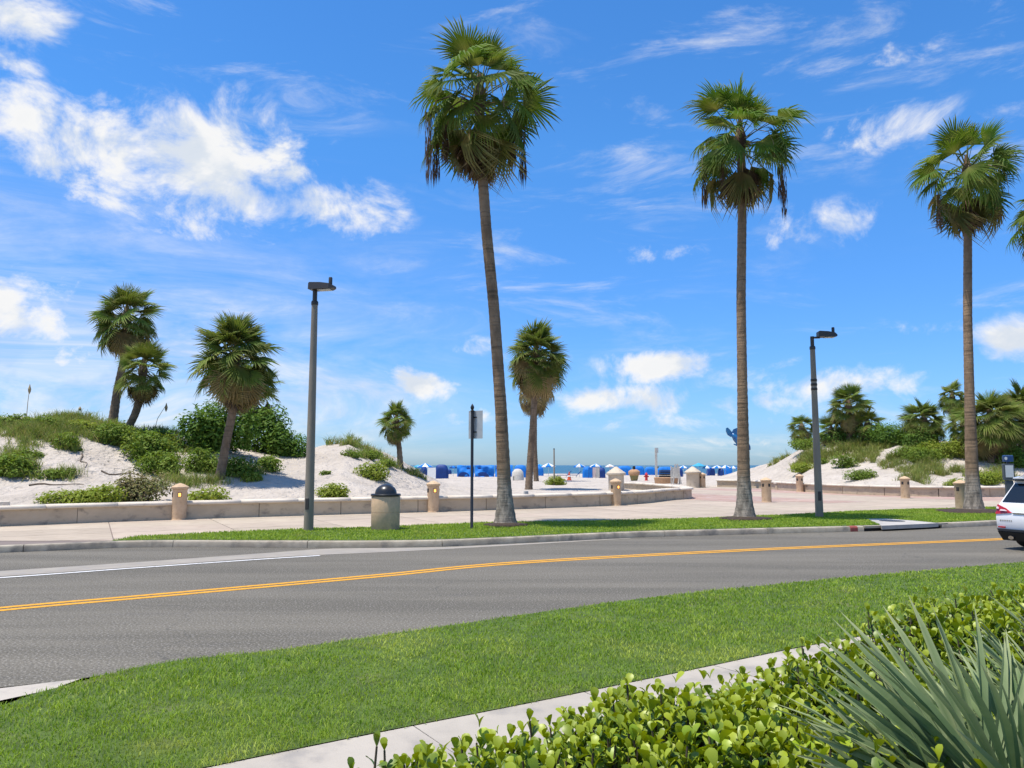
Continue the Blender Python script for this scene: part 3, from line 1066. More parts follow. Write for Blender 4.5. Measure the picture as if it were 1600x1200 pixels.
# ------------------------------------------------------------------ palms
def fan_mesh(name, mt, nseg, Rb, Lp, spread, droop, tip, fused, rng, sag=.1, pleat=.03, vfold=.15, ragged=.12, prad=.018, curl=0.0, nod=0.0):
    mb = MB()
    # petiole
    hub = Vector((Lp, 0, -sag * Lp))
    pp = [Vector((Lp * t, 0, -sag * Lp * t * t)) for t in (0, .5, 1)]
    k = len(pp)
    vs, rn = [], []
    for i, p in enumerate(pp):
        w = prad * (1.5 - .6 * i / 2)
        vs += [(p.x, -w, p.z), (p.x, 0, p.z - w * .9), (p.x, w, p.z), (p.x, 0, p.z + w * .5)]
    fs = []
    for i in range(k - 1):
        for j in range(4):
            a, b = i * 4 + j, i * 4 + (j + 1) % 4
            fs.append((a, b, b + 4, a + 4))
    rn += [.65] * len(vs)
    nb = len(vs)
    slope = -2 * sag

    def pos(r, th, lift=0.0, tipd=0.0):
        q = r / Rb
        bx = r * math.cos(th) - curl * Rb * q * q
        y = r * math.sin(th)
        bz = slope * bx * .8 - droop * Rb * q * q + vfold * abs(math.sin(th)) * r * (1 - .6 * q) + lift - tipd
        cn, sn = math.cos(R(nod)), math.sin(R(nod))
        return (hub.x + bx * cn + bz * sn, y, hub.z - bx * sn + bz * cn)
    S = R(spread)
    # hub is tied into the petiole end so the leaf is one piece
    c_i = nb - 1
    ths = [-S + 2 * S * i / nseg for i in range(nseg + 1)]
    lens = []
    for i in range(nseg):
        th = (ths[i] + ths[i + 1]) / 2
        lens.append(Rb * (.70 + .30 * math.cos(th * .75)) * (1 + rng.uniform(-ragged, ragged)))
    val = []
    for i in range(nseg + 1):
        L = lens[min(i, nseg - 1)]
        r = L * fused * (1 + rng.uniform(-.12, .08))
        vs.append(pos(r, ths[i], -pleat * Rb * .5))
        rn.append(.08)
        val.append(len(vs) - 1)
    for i in range(nseg):
        th = (ths[i] + ths[i + 1]) / 2
        L = lens[i]
        hw = (ths[i + 1] - ths[i]) * .5
        vs.append(pos(L * fused, th, pleat * Rb * .6))
        rn.append(0.0)
        rid = len(vs) - 1
        fs += [(c_i, val[i], rid), (c_i, rid, val[i + 1])]
        sw = rng.uniform(-.5, .5) * hw
        td = tip * Rb * rng.uniform(.5, 1.4)
        r2 = L * (fused + (1 - fused) * .52)
        w2 = hw * .62
        vs.append(pos(r2, th + sw * .4 - w2, -pleat * Rb * .3, td * .28))
        vs.append(pos(r2, th + sw * .4, pleat * Rb * .4, td * .28))
        vs.append(pos(r2, th + sw * .4 + w2, -pleat * Rb * .3, td * .28))
        vs.append(pos(L * (1 - .10 * tip), th + sw, 0, td))
        b = rng.random()
        rn += [.12, .06, .12, .45 + .5 * (b > .55)]
        m0 = len(vs) - 4
        fs += [(val[i], m0, m0 + 1, rid), (rid, m0 + 1, m0 + 2, val[i + 1]), (m0, m0 + 3, m0 + 1), (m0 + 1, m0 + 3, m0 + 2)]
    mb.v, mb.f, mb.mi = vs, fs, [0] * len(fs)
    me = mb.mesh(name, mt)
    add_rnd(me, rn)
    return me


rg = random.Random(5)
FAN = [fan_mesh('frond', 'fan_frond', 34, .98, lp, s, d, t + .16, .50, rg, sag=sg, pleat=.022, vfold=v, nod=nd, ragged=.18) for s, d, t, sg, v, nd, lp in
       ((96, .03, .10, .05, .10, 14, 1.15), (104, .06, .16, .08, .0, 28, 1.2), (88, .05, .12, .08, .25, 8, 1.0), (108, .08, .22, .12, -.08, 40, 1.25), (98, .10, .25, .16, .12, 22, 1.1), (84, .08, .18, .1, -.15, 34, 1.25), (92, .04, .30, .06, .3, 10, 1.2))]
FAN_UP = [fan_mesh('frond', 'fan_frond', 32, .98, lp, s, d, t + .06, .52, rg, sag=.02, pleat=.022, vfold=v, nod=nd, ragged=.16) for s, d, t, v, nd, lp in ((80, .0, .05, .25, 0, 1.0), (90, .02, .08, .12, 8, 1.05), (72, .0, .04, .4, 0, .9), (86, .04, .12, .1, 22, .95), (84, .03, .10, .2, 34, .7))]
FAN_OLD = [fan_mesh('frond', 'fan_frond_old', 26, .95, 1.0, s, d, t, .42, rg, sag=.25, pleat=.04, vfold=v, nod=25, ragged=.3) for s, d, t, v in ((62, .12, .5, .5), (54, .16, .55, .3), (48, .12, .5, .7))]
FAN_DEAD = [fan_mesh('dead_frond', 'fan_frond_dead', 16, .80, .42, s, d, t, .62, rg, sag=.1, pleat=.07, vfold=v, ragged=.4) for s, d, t, v in ((34, .05, .1, .7), (44, .06, .15, .4), (28, .05, .1, .9))]
CAB = [fan_mesh('frond', 'cab_frond', 30, .95, .84, s, d, t + .08, .36, rg, sag=sg, pleat=.03, vfold=v, curl=.05, prad=.022, nod=nd) for s, d, t, sg, v, nd in
       ((104, .05, .10, .05, .30, 8), (110, .08, .16, .08, .15, 22), (95, .06, .14, .06, .45, 4), (112, .10, .20, .10, .1, 32))]
CAB_UP = [fan_mesh('frond', 'cab_frond', 30, .98, lp, s, d, t + .03, .38, rg, sag=.02, pleat=.03, vfold=v, prad=.022, nod=nd) for s, d, t, v, nd, lp in ((80, .0, .06, .4, 0, .8), (92, .04, .1, .3, 15, .75), (95, .06, .14, .25, 35, .65))]
CAB_OLD = [fan_mesh('frond', 'cab_frond_old', 22, .85, .85, s, d, t, .40, rg, sag=.2, pleat=.035, vfold=v, curl=.1, nod=35) for s, d, t, v in ((95, .18, .3, .2), (85, .22, .35, 0))]
CAB_DEAD = [fan_mesh('dead_frond', 'cab_frond_dead', 14, .72, .62, s, d, t, .42, rg, sag=.3, pleat=.05, vfold=v, ragged=.3, curl=.1) for s, d, t, v in ((36, .1, .2, .8), (48, .14, .25, .5))]


def fruit_mesh(seed, length=2.0, out=1.0, dead=True):
    rr = random.Random(seed)
    mb = MB()
    pts = [Vector((0, 0, 0)), Vector((out * .5, 0, .18)), Vector((out * .95, 0, -.1)), Vector((out * 1.1, 0, -.5)), Vector((out * 1.13, 0, -length))]
    mb.tube(pts, [.016, .014, .012, .01, .006], 5)
    if dead:
        for i in range(95):
            t = rr.random() ** .8
            z = -.45 - t * (length - .45)
            x = out * 1.12 + rr.uniform(-.09, .09)
            yv = rr.uniform(-.09, .09)
            L = rr.uniform(.18, .45)
            w = rr.uniform(.006, .015)
            mb.add([(x - w, yv, z), (x, yv + w, z + .05), (x + w, yv, z), (x + rr.uniform(-.03, .03), yv, z - L)], [(0, 1, 3), (1, 2, 3), (2, 0, 3)])
    return mb.mesh('fruit_stalk', 'fruit' if dead else 'pale_stalk')


FRUIT = [fruit_mesh(3, 1.9, 1.05), fruit_mesh(4, 1.5, .8), fruit_mesh(9, 2.2, 1.25)]
PALE = [fruit_mesh(5, 1.3, 1.2, False), fruit_mesh(6, 1.0, .9, False)]


def trunk_obj(root, path, radii, mt, seed, sides=18, rings=.11, rough=.03):
    rr = random.Random(seed)
    s = [0]
    for a, b in zip(path[:-1], path[1:]):
        s.append(s[-1] + (Vector(b) - Vector(a)).length)
    n = max(12, int(s[-1] / rings))
    q = np.linspace(0, s[-1], n)
    px = np.stack([np.interp(q, s, [p[k] for p in path]) for k in range(3)], 1)
    # ease the corners of the path
    for _ in range(max(2, n // 10)):
        px[1:-1] = .25 * px[:-2] + .5 * px[1:-1] + .25 * px[2:]
    rad = np.interp(q, s, radii)
    for _ in range(3):
        rad[1:-1] = .25 * rad[:-2] + .5 * rad[1:-1] + .25 * rad[2:]
    mb = MB()
    rgs = []
    for i in range(n):
        base = Vector(px[i])
        # old leaf scars: every other ring stands a little proud
        e = rad[i] * (1 + (rough if i % 2 else -rough) * rr.uniform(.2, 1.0))
        ring = []
        for j in range(sides):
            a = 2 * math.pi * j / sides
            k = 1 + .025 * math.sin(3 * a + i * .05 + seed) + rr.uniform(-.012, .012)
            if q[i] < .5:
                k *= 1 + .10 * (1 - q[i] / .5) * abs(math.sin(4.5 * a + seed))
            ring.append((base.x + e * k * math.cos(a), base.y + e * k * math.sin(a), base.z))
        rgs.append(ring)
    mb.loft(rgs)
    return mb.build('trunk', mt, root, 'all')


def palm(label, base, path, radii, scale, kind, seed, ngreen, nold, ndead, name='palm_tree', group=None, fruit=(), pale=0, squash=1.0, tilt=(0, 0), emin=-46, lowdead=0.0):
    rr = random.Random(seed)
    root = thing(name, label, 'palm tree', base, 0, group)
    loc = [Vector(p) - Vector(base) for p in path]
    mt = 'fan_palm_trunk' if kind == 'fan' else 'cabbage_palm_trunk'
    trunk_obj(root, loc, radii, mt, seed, rough=.03 if kind == 'fan' else .06)
    top = loc[-1]
    rt = radii[-1]
    mb = MB()
    mb.lathe([(rt * .9, -.25 * scale), (rt * 1.35, 0), (rt * 1.45, .25 * scale), (rt * .9, .5 * scale), (rt * .35, .85 * scale)], 10)
    crown = mb.build('crown', 'fan_frond_dead' if kind == 'fan' else 'cab_frond_dead', root, True, loc=top, rot=(tilt[0], tilt[1], 0))
    G, U, Ol, D = (FAN, FAN_UP, FAN_OLD, FAN_DEAD) if kind == 'fan' else (CAB, CAB_UP, CAB_OLD, CAB_DEAD)
    if kind == 'cab':
        ngreen = int(ngreen * 1.3)
    total = ngreen + nold
    for i in range(total):
        t = (i + .5) / total
        el = 84 - (84 - emin) * t ** .80 + rr.uniform(-9, 9)
        azm = i * 137.508 + rr.uniform(-14, 14)
        if i >= ngreen or (t > .55 and rr.random() < .12):
            me = rr.choice(Ol)
        elif el > 42:
            me = rr.choice(U)
        else:
            me = rr.choice(G)
        s = scale * rr.uniform(.80, 1.10)
        o = link('frond', me, crown, (0, 0, scale * (.40 - .75 * t)), Euler((R(rr.uniform(-45, 45)), R(-el), R(azm)), 'XYZ'), (s, s, s * squash))
    for i in range(ndead):
        t = (i + .5) / max(1, ndead)
        el = (-66 - 20 * t if kind == 'fan' else -50 - 28 * t) + rr.uniform(-7, 7)
        o = link('dead_frond', rr.choice(D), crown, (0, 0, -scale * (.05 + .30 * t + lowdead)), Euler((R(rr.uniform(-50, 50)), R(-el), R(i * 137.5 + rr.uniform(-20, 20))), 'XYZ'), scale * rr.uniform(.8, 1.1))
    for i, azm in enumerate(fruit):
        o = link('fruit_stalk', FRUIT[i % 3], crown, (0, 0, -.05), (0, 0, R(azm)), scale)
        o['kind'] = 'stuff'
    for i in range(pale):
        link('flower_stalk', PALE[i % 2], crown, (0, 0, .1), (0, 0, R(-60 - i * 55)), scale)
    return root


def tall(label, px0, py0, pts, widths, seed, scale, **kw):
    b = ground(px0, py0, PAV + .01)
    Y = b.y
    path = [b] + [at(x, y, Y) for x, y in pts]
    rad = [w * .5 * Y / FPX for w in widths]
    return palm(label, b, path, rad, scale, 'fan', seed, **kw)


GT = 'tall fan palms along the verge'
tall('tallest slender fan palm with curved trunk, on the verge beside the black signpost', 789, 822, [(789.5, 800), (788, 765), (783, 640), (772, 480), (760, 360), (751, 235), (749, 163)], [36, 29, 22, 18.5, 17.5, 17, 16.5, 16], 21, 1.13, ngreen=40, nold=5, ndead=36, lowdead=.40, emin=-48, fruit=(168, 192, 205, 12, 350), pale=3, group=GT)
tall('middle tall fan palm with straight trunk, left of the thin right street lamp', 1163, 812, [(1163.5, 792), (1162, 750), (1160, 600), (1158, 470), (1160, 300), (1157, 226)], [34, 26, 19.5, 15.5, 14.5, 13.8, 13.5], 22, 1.03, ngreen=34, nold=5, ndead=36, lowdead=.42, emin=-40, fruit=(175, 215, 5, 340), pale=3, group=GT)
tall('right tall fan palm standing on the verge just left of the white car', 1522, 800, [(1521, 785), (1519, 745), (1515, 620), (1512, 500), (1512, 350), (1512, 277)], [31, 25, 19, 14.5, 13, 12, 11.5], 23, 1.06, ngreen=38, nold=6, ndead=24, lowdead=.36, emin=-56, fruit=(185, 340), pale=3, group=GT)
tall('fan palm cut off by the right edge of the picture, only frond tips showing', 1662, 798, [(1662, 770), (1660, 620), (1659, 420), (1659, 345)], [30, 22, 15, 12, 12], 24, .98, ngreen=34, nold=10, ndead=12, fruit=(170,), group=GT)


def cab(label, px0, py0, pts, widths, rpx, seed, ngreen=34, nold=8, ndead=10, Y=None, **kw):
    b = sand_point(px0, py0) if Y is None else None
    if b is None:
        b = at(px0, py0, Y)
        b.z = float(sand_height(b.x, b.y))
    b.z -= .06
    path = [b] + [at(x, y, b.y) for x, y in pts]
    # keep the trunk rising even where the sand lies higher than the sight line
    if path[1].z < b.z + .3:
        path[1].z = b.z + .3
    rad = [w * .5 * b.y / FPX for w in widths]
    return palm(label, b, path, rad, rpx * b.y / FPX / 1.62, 'cab', seed, ngreen, nold, ndead, **kw)


GC = 'cabbage palms on the dunes'
cab('taller of the two leaning cabbage palms on the left dune crest', 176, 657, [(183, 610), (197, 545), (197, 505)], [14, 12, 11, 11], 56, 31, 40, 6, 10, group=GC)
cab('shorter leaning cabbage palm in front of its taller neighbour on the left crest', 196, 676, [(212, 645), (222, 610), (223, 585)], [13, 12, 11, 10], 48, 32, 28, 4, 12, group=GC)
cab('bushy cabbage palm with bent grey trunk on the front slope of the left dune', 343, 748, [(352, 700), (364, 640), (368, 568)], [15, 13, 12.5, 12], 70, 33, 52, 10, 10, group=GC)
cab('browner cabbage palm half hidden behind the bushy palm on the left dune', 385, 690, [(388, 650), (397, 618)], [11, 11, 11], 48, 34, 16, 14, 16, group=GC)
cab('small lone cabbage palm with hanging dead fronds at the right end of the left dune', 626, 731, [(624, 700), (619, 664)], [10, 8, 8], 31, 35, 30, 4, 14, group=GC)
cab('round headed cabbage palm on open beach sand with a leaning trunk', 826, 765, [(829, 710), (834, 640), (838, 565)], [12, 10, 9.5, 9.5], 54, 36, 46, 12, 10, group=GC)
cab('lower brownish cabbage palm behind the round headed one on the beach', 838, 752, [(835, 700), (835, 604)], [8, 8, 8], 46, 37, 8, 16, 20, group=GC)
cab('small cabbage palm at the left end of the right dune crest', 1254, 690, [(1253, 672)], [8, 7], 25, 38, 26, 4, 6, group=GC)
cab('cabbage palm rising highest above the thicket on the right dune', 1327, 692, [(1327, 665), (1326, 640)], [9, 9, 8], 36, 39, 34, 6, 8, group=GC)
cab('cabbage palm low in the thicket right of the thin lamp post', 1300, 692, [(1299, 678)], [8, 8], 27, 40, 26, 6, 8, group=GC)
cab('drooping cabbage palm on the right flank of the right dune thicket', 1356, 694, [(1356, 668)], [8, 8], 28, 41, 26, 8, 6, group=GC)
cab('broad low cabbage palm on the right dune midway to the right tall palm', 1444, 696, [(1444, 664)], [9, 9], 36, 42, 40, 10, 8, group=GC)
cab('slender cabbage palm with bare trunk behind the right tall palm', 1493, 700, [(1491, 660), (1488, 624)], [7, 6, 6], 25, 43, 28, 4, 8, group=GC)
cab('large cabbage palm just right of the right tall palm trunk', 1551, 722, [(1550, 690), (1548, 664)], [13, 13, 13], 50, 44, 46, 12, 18, group=GC)
cab('cabbage palm at the right edge above the pay station', 1600, 716, [(1600, 680), (1598, 650)], [12, 12, 12], 44, 45, 40, 12, 16, group=GC)
cab('low cabbage palm between the slender one and the right tall palm', 1508, 712, [(1507, 668)], [9, 9], 32, 46, 28, 8, 8, group=GC)


# ------------------------------------------------------------------ shrubs
def leaf_cloud(name, n, dims, leaf, mt, rng, shell=.45, lobes=6, flat=.0, aspect=1.0):
    """many small leaves through a lumpy volume resting on z=0"""
    a, b, c = dims
    L = [(rng.uniform(-.55, .55) * a, rng.uniform(-.55, .55) * b, rng.uniform(.15, .65) * c, rng.uniform(.38, .62)) for _ in range(lobes)]
    L.append((0, 0, .35 * c, .68))
    w = np.array([l[3] ** 2 for l in L])
    which = rng.choice(len(L), n, p=w / w.sum())
    L = np.array(L)
    dv = rng.normal(size=(n, 3))
    dv /= np.linalg.norm(dv, axis=1)[:, None]
    rr = (shell + (1 - shell) * rng.random(n) ** .6) * L[which, 3]
    rr *= 1 + .22 * np.sin(dv[:, 0] * 5 + which) * np.cos(dv[:, 2] * 6 + which * 2)
    P = L[which, :3] + dv * rr[:, None] * np.array([a, b, c])
    P[:, 2] = np.abs(P[:, 2]) * .97 + .02
    ext = rng.random(n) < .05
    P[ext, 2] += rng.random(ext.sum()) * c * .22
    # leaf frame: out and up
    nrm = dv * .7 + np.array([0, 0, .65]) + rng.normal(size=(n, 3)) * .45
    nrm /= np.linalg.norm(nrm, axis=1)[:, None]
    t = np.cross(nrm, rng.normal(size=(n, 3)))
    t /= np.linalg.norm(t, axis=1)[:, None]
    s = np.cross(nrm, t)
    ll = leaf * rng.uniform(.6, 1.35, n)
    lw = ll * .5 * aspect
    A = P - t * ll[:, None] * .5
    B = P + s * lw[:, None] * .5 + nrm * ll[:, None] * .07
    C = P + t * ll[:, None] * .5 - nrm * ll[:, None] * .10
    D = P - s * lw[:, None] * .5 + nrm * ll[:, None] * .07
    Vv = np.stack([A, B, C, D], 1).reshape(-1, 3)
    o = (np.arange(n) * 4)[:, None]
    loops = (o + np.array([[0, 1, 2, 0, 2, 3]])).ravel()
    rn = np.clip(rng.normal(.3, .3, n), 0, 1)
    return fast_mesh(name, Vv, loops, np.arange(n * 2) * 3, None, mt, np.repeat(rn, 4))


def shrub(label, px0, py0, wpx, hpx, mt, seed, leaf=.12, dens=1.0, depth=.8, name='shrub', near=20, group=None):
    rng = np.random.default_rng(seed)
    b = sand_point(px0, py0, near)
    k = b.y / FPX
    a, c = wpx * .5 * k, hpx * k
    bb = a * depth
    root = thing(name, label, 'shrub', (b.x, b.y + bb * .25, b.z - .08), 0, group)
    n = int(min(16000, dens * 1050 * (a * bb + a * c + bb * c) * (.12 / leaf) ** 2))
    me = leaf_cloud('foliage', n, (a / .95, bb / .95, c * .92), leaf, mt, rng)
    f = link('foliage', me, root)
    f['kind'] = 'stuff'
    mb = MB()
    for i in range(5):
        x, y = rng.uniform(-.4, .4) * a, rng.uniform(-.4, .4) * bb
        mb.tube([(x * .2, y * .2, -.1), (x * .7, y * .7, c * .3), (x, y, c * .7)], [.035, .025, .01], 5)
    mb.build('stem', 'stem', root)
    return root


SH = [
    ('large dark sea grape bush left of the bushy palm trunk on the left dune', 292, 705, 96, 72, 'shrub_dark', .20),
    ('tallest dark sea grape bush rising behind the bushy palm trunk', 340, 702, 120, 82, 'shrub_dark', .20),
    ('dark sea grape bush right of the bushy palm on the left dune', 404, 706, 100, 74, 'shrub_dark', .20),
    ('rightmost dark bush of the left dune thicket, against the left lamp post', 452, 712, 78, 46, 'shrub_dark', .17),
    ('green bush on the slope below the two leaning palms', 226, 722, 104, 58, 'shrub_mid', .15),
    ('green bush below the leaning palms, left of its larger neighbour', 175, 694, 80, 40, 'shrub_mid', .13),
    ('mid green bush low on the slope between wall pillar lamp and leaning palms', 245, 742, 80, 46, 'shrub_mid', .13),
    ('low green bush at the foot of the bushy palm trunk', 370, 742, 90, 36, 'shrub_mid', .13),
    ('bushy green shrub in front of the sea grape, left of the bent trunk', 318, 738, 74, 42, 'shrub_mid', .13),
    ('pale green bush under the right side of the sea grape thicket', 415, 735, 56, 26, 'shrub_mid', .12),
    ('bright green low bush behind the left end of the seat wall', 104, 789, 112, 30, 'shrub_bright', .11),
    ('bright green bush beside the brown tangle behind the seat wall', 160, 788, 72, 36, 'shrub_bright', .11),
    ('brownish tangled bush behind the seat wall left of the first lamp pillar', 213, 786, 88, 52, 'shrub_brown', .12),
    ('bright green bush behind the seat wall just right of the first lamp pillar', 322, 783, 66, 24, 'shrub_bright', .11),
    ('bright green bush behind the seat wall right of the left lamp post', 515, 778, 72, 26, 'shrub_bright', .11),
    ('rounded bright green bush on bare sand near the dune end', 584, 749, 62, 30, 'shrub_bright', .12),
    ('small green plant patch on the dune nose slope below its crest', 546, 713, 34, 12, 'shrub_mid', .11),
    ('green creeping patch on the right shoulder of the dune nose', 576, 716, 44, 15, 'shrub_mid', .11),
    ('low patch of green on the falling end of the dune nose', 600, 727, 38, 12, 'shrub_mid', .11),
    ('low green tuft bush on the left dune sand face at the far left', 84, 746, 60, 20, 'shrub_mid', .11),
    ('grassy green bush at the left edge on the sand slope', 18, 744, 70, 46, 'shrub_mid', .13),
    ('small leafy weed on bare sand right of the left lamp post', 508, 742, 20, 9, 'shrub_mid', .10),
    ('low green bush on beach sand beside the thin grey post', 866, 758, 42, 17, 'shrub_bright', .13),
    ('green thicket bush at the left end of the right dune crest', 1262, 702, 60, 20, 'shrub_mid', .15),
    ('dark green bush under the crest palms of the right dune', 1318, 692, 96, 30, 'shrub_dark', .17),
    ('dark green bush on the right dune between the palms', 1395, 692, 90, 34, 'shrub_dark', .17),
    ('dark green bush below the broad low palm on the right dune', 1450, 700, 92, 30, 'shrub_dark', .17),
    ('low green bush left of the lamp post on the right dune sand', 1258, 737, 46, 16, 'shrub_bright', .12),
    ('round green bush in the middle of the right dune sand face', 1322, 731, 42, 24, 'shrub_mid', .13),
    ('small green bush just right of the thin lamp post on the right dune', 1287, 725, 20, 10, 'shrub_mid', .12),
    ('low spreading green bush near the foot of the right dune', 1348, 748, 54, 17, 'shrub_mid', .12),
    ('green bush on the right dune slope left of the right tall palm', 1440, 720, 70, 26, 'shrub_mid', .14),
    ('pale green bush higher on the slope left of the right tall palm', 1478, 716, 70, 30, 'shrub_bright', .14),
    ('bright bush behind the right seat wall left of the right tall palm', 1495, 760, 44, 15, 'shrub_bright', .12),
    ('bright bush behind the right seat wall right of the right tall palm', 1552, 756, 56, 24, 'shrub_bright', .12),
    ('dark bush at the right edge behind the pay station', 1590, 730, 70, 34, 'shrub_dark', .17),
    ('low green bush on the crest at the far left edge', 14, 668, 70, 26, 'shrub_mid', .13),
    ('low green bush on the crest below the tall pale stalk', 66, 672, 66, 24, 'shrub_mid', .12),
    ('bright green low bush on the crest left of the leaning palms', 122, 676, 62, 24, 'shrub_bright', .12),
    ('dark green bush hanging over the bare sand below the left crest', 100, 703, 50, 34, 'shrub_mid', .12),
    ('dark bush right behind the feet of the leaning palms', 236, 690, 70, 24, 'shrub_dark', .14),
    ('small bright bush on sand left of the large thicket', 268, 700, 44, 26, 'shrub_bright', .12),
    ('small green bush low on the left sand slope', 46, 716, 44, 20, 'shrub_mid', .11),
    ('bright bush at the bottom of the thicket right of the bent trunk', 392, 752, 50, 18, 'shrub_bright', .11),
    ('yellow flowering bush on the right dune slope', 1432, 722, 26, 12, 'shrub_bright', .12),
]
for i, (lab, a, b, w_, h_, mt, lf) in enumerate(SH):
    shrub(lab, a, b, w_, h_, mt, 100 + i, leaf=lf, dens=1.0)


# ------------------------------------------------------------------ dune grass
def grass_patches(name, label, patches, mt, near=20):
    Ps, H, W, Ln = [], [], [], []
    for (px0, py0, rx, ry, n, h) in patches:
        c = sand_point(px0, py0, near)
        k = c.y / FPX
        ax = rx * k
        ay = max(ry * k * 3.0, ax * .35)
        ay = min(ay, 3.5)
        tufts = max(4, n // 26)
        tx = NP.normal(0, .5, tufts) * ax + c.x
        ty = NP.normal(0, .5, tufts) * ay + c.y
        wh = NP.integers(0, tufts, n)
        x = tx[wh] + NP.normal(0, .10, n)
        y = ty[wh] + NP.normal(0, .10, n)
        th = NP.uniform(.6, 1.25, tufts)[wh]
        z = sand_height(x, y)
        ok = ~inside(pav_poly, x, y - .35) & ~inside(pav_poly, x, y)
        Ps.append(np.stack([x, y, z - .03], 1)[ok])
        H.append((NP.uniform(.45, 1.1, n) * h * th)[ok])
        W.append((NP.uniform(.014, .026, n) * c.y / 34)[ok])
        Ln.append(NP.uniform(.15, 1.15, n)[ok])
    P = np.concatenate(Ps)
    n = len(P)
    o = link(name, blades_mesh(name, P, np.concatenate(H), np.concatenate(W), np.concatenate(Ln), mt, np.clip(NP.normal(.25, .3, n), 0, 1)))
    return tag(o, label, 'grass', kind='stuff')


pt = []
for i in range(34):      # grassy crest of the left dune
    px0 = NP.uniform(-40, 270)
    lo = np.interp(px0, CL[:, 0], CL[:, 1])
    pt.append((px0, lo + NP.uniform(3, 34), 26, 7, 620, .55))
for px0, py0 in ((30, 696), (95, 690), (110, 700), (8, 725), (40, 735), (25, 715), (250, 700), (100, 745), (230, 765), (260, 720), (300, 760), (275, 752), (400, 740), (330, 755)):
    pt.append((px0, py0, 22, 7, 420, .5))
for px0, py0 in ((520, 692), (552, 690), (545, 694), (560, 700), (575, 706), (590, 712), (602, 722), (612, 727), (655, 745), (645, 742), (560, 712)):
    pt.append((px0, py0, 12, 4, 190, .55))
for px0, py0 in ((250, 668), (270, 672), (430, 705)):
    pt.append((px0, py0, 25, 6, 300, .5))
grass_patches('dune_grass', 'olive green dune grass over the left dune', pt, 'dune_blades')
pt = []
for i in range(26):
    px0 = NP.uniform(1255, 1600)
    lo = np.interp(px0, CR[:, 0], CR[:, 1])
    pt.append((px0, lo + NP.uniform(8, 28), 26, 5, 520, .7))
for px0, py0 in ((1215, 716), (1400, 728), (1420, 735), (1440, 740), (1460, 735), (1390, 722), (1432, 752), (1432, 746), (1450, 728), (1470, 742), (1500, 738), (1520, 745), (1560, 740), (1580, 748), (1545, 750), (1345, 720), (1310, 710), (1410, 715)):
    pt.append((px0, py0, 17, 4, 330, .7))
grass_patches('dune_grass', 'yellowish green dune grass over the right dune', pt, 'dune_blades_far')


# long seed stalks on the crest
def sea_oat(label, px0, py0, hpx, lean):
    b = sand_point(px0, py0)
    k = b.y / FPX
    r = thing('sea_oat', label, 'grass', (b.x, b.y, b.z - .05), 0, 'tall sea oat stalks')
    h = hpx * k
    mb = MB()
    mb.tube([(0, 0, 0), (lean * .3 * k, 0, h * .5), (lean * k, 0, h)], [.018, .014, .010], 5)
    mb.build('stalk', 'dry_stalk', r)
    mb = MB()
    mb.loft([[(lean * k + rr_ * math.cos(j * 1.047), rr_ * math.sin(j * 1.047), z) for j in range(6)] for rr_, z in ((.01, h * .74), (.06, h * .82), (.075, h * .9), (.03, h * 1.0), (.008, h * 1.06))])
    mb.build('seed_head', 'dry_stalk', r)


sea_oat('tall pale sea oat stalk standing above the crest at the far left', 42, 642, 50, 2)
sea_oat('bent sea oat stalk right of the two leaning palms', 240, 672, 44, 18)
sea_oat('short sea oat stalk left of the two leaning palms', 130, 655, 22, -6)
# bare roots and runners on the sand face
for i, (a, b, L, ang, lab) in enumerate(((45, 760, 1.6, 20, 'dead root lying on the sand slope at the far left'), (125, 712, 1.2, -50, 'dead runner hanging down the sand below the left crest'),
                                         (155, 740, 1.5, 30, 'dark root across the middle of the left sand face'), (260, 738, .9, -20, 'dry twig on sand by the thicket left of the first lamp pillar'))):
    p = sand_point(a, b)
    mb = MB()
    pts = []
    for t in np.linspace(0, 1, 9):
        x = p.x + L * t * math.cos(R(ang))
        y = p.y + L * t * math.sin(R(ang)) + .15 * math.sin(t * 9 + i)
        pts.append((x - p.x, y - p.y, float(sand_height(x, y)) - p.z + .03))
    mb.tube(pts, [.03 * (1 - .7 * t) for t in np.linspace(0, 1, 9)], 5)
    tag(mb.build('root', 'root', None, loc=p), lab, 'root')

# ------------------------------------------------------------------ lamp pillars (bollards)
def bollard(label, px0, py0, lit, rz=0.0):
    b = ground(px0, py0, PAV)
    if px0 < 960:        # set into the front face of the left seat wall
        k = int(np.argmin(np.abs(lw_px[:i0] - px0)))
        n_ = normals2(left_wall)[k]
        b = Vector((left_wall[k][0] - n_[0] * .22, left_wall[k][1] - n_[1] * .22, PAV))
    r = thing('lamp_bollard', label, 'bollard', b, rz, 'stone lamp bollards of the promenade')
    mb = MB()
    mb.lathe([(.235, 0), (.235, .02), (.222, .03), (.222, .92), (.228, .935), (.228, .95)], 28)
    mb.build('column', 'stone_tan', r, True)
    mb = MB()
    mb.lathe([(.20, .95), (.245, .96), (.262, .985), (.262, 1.03), (.245, 1.05), (.12, 1.115), (.03, 1.15), (.01, 1.153)], 28)
    mb.build('cap', 'stone_tan', r, True)
    for k, a in enumerate((-68, 28, 122, 212)):
        M = Matrix.Rotation(R(a), 4, 'Z')
        mb = MB()
        mb.box((.205, -.055, .72), (.226, .055, .86), M)
        w_ = mb.build('lamp_opening', 'dark', r)
        mb = MB()
        mb.box((.226, -.04, .735), (.229, .04, .845), M)
        mb.build('lamp_lens', 'lamp_glow' if lit and k == 0 else 'bronze', w_)
    return r


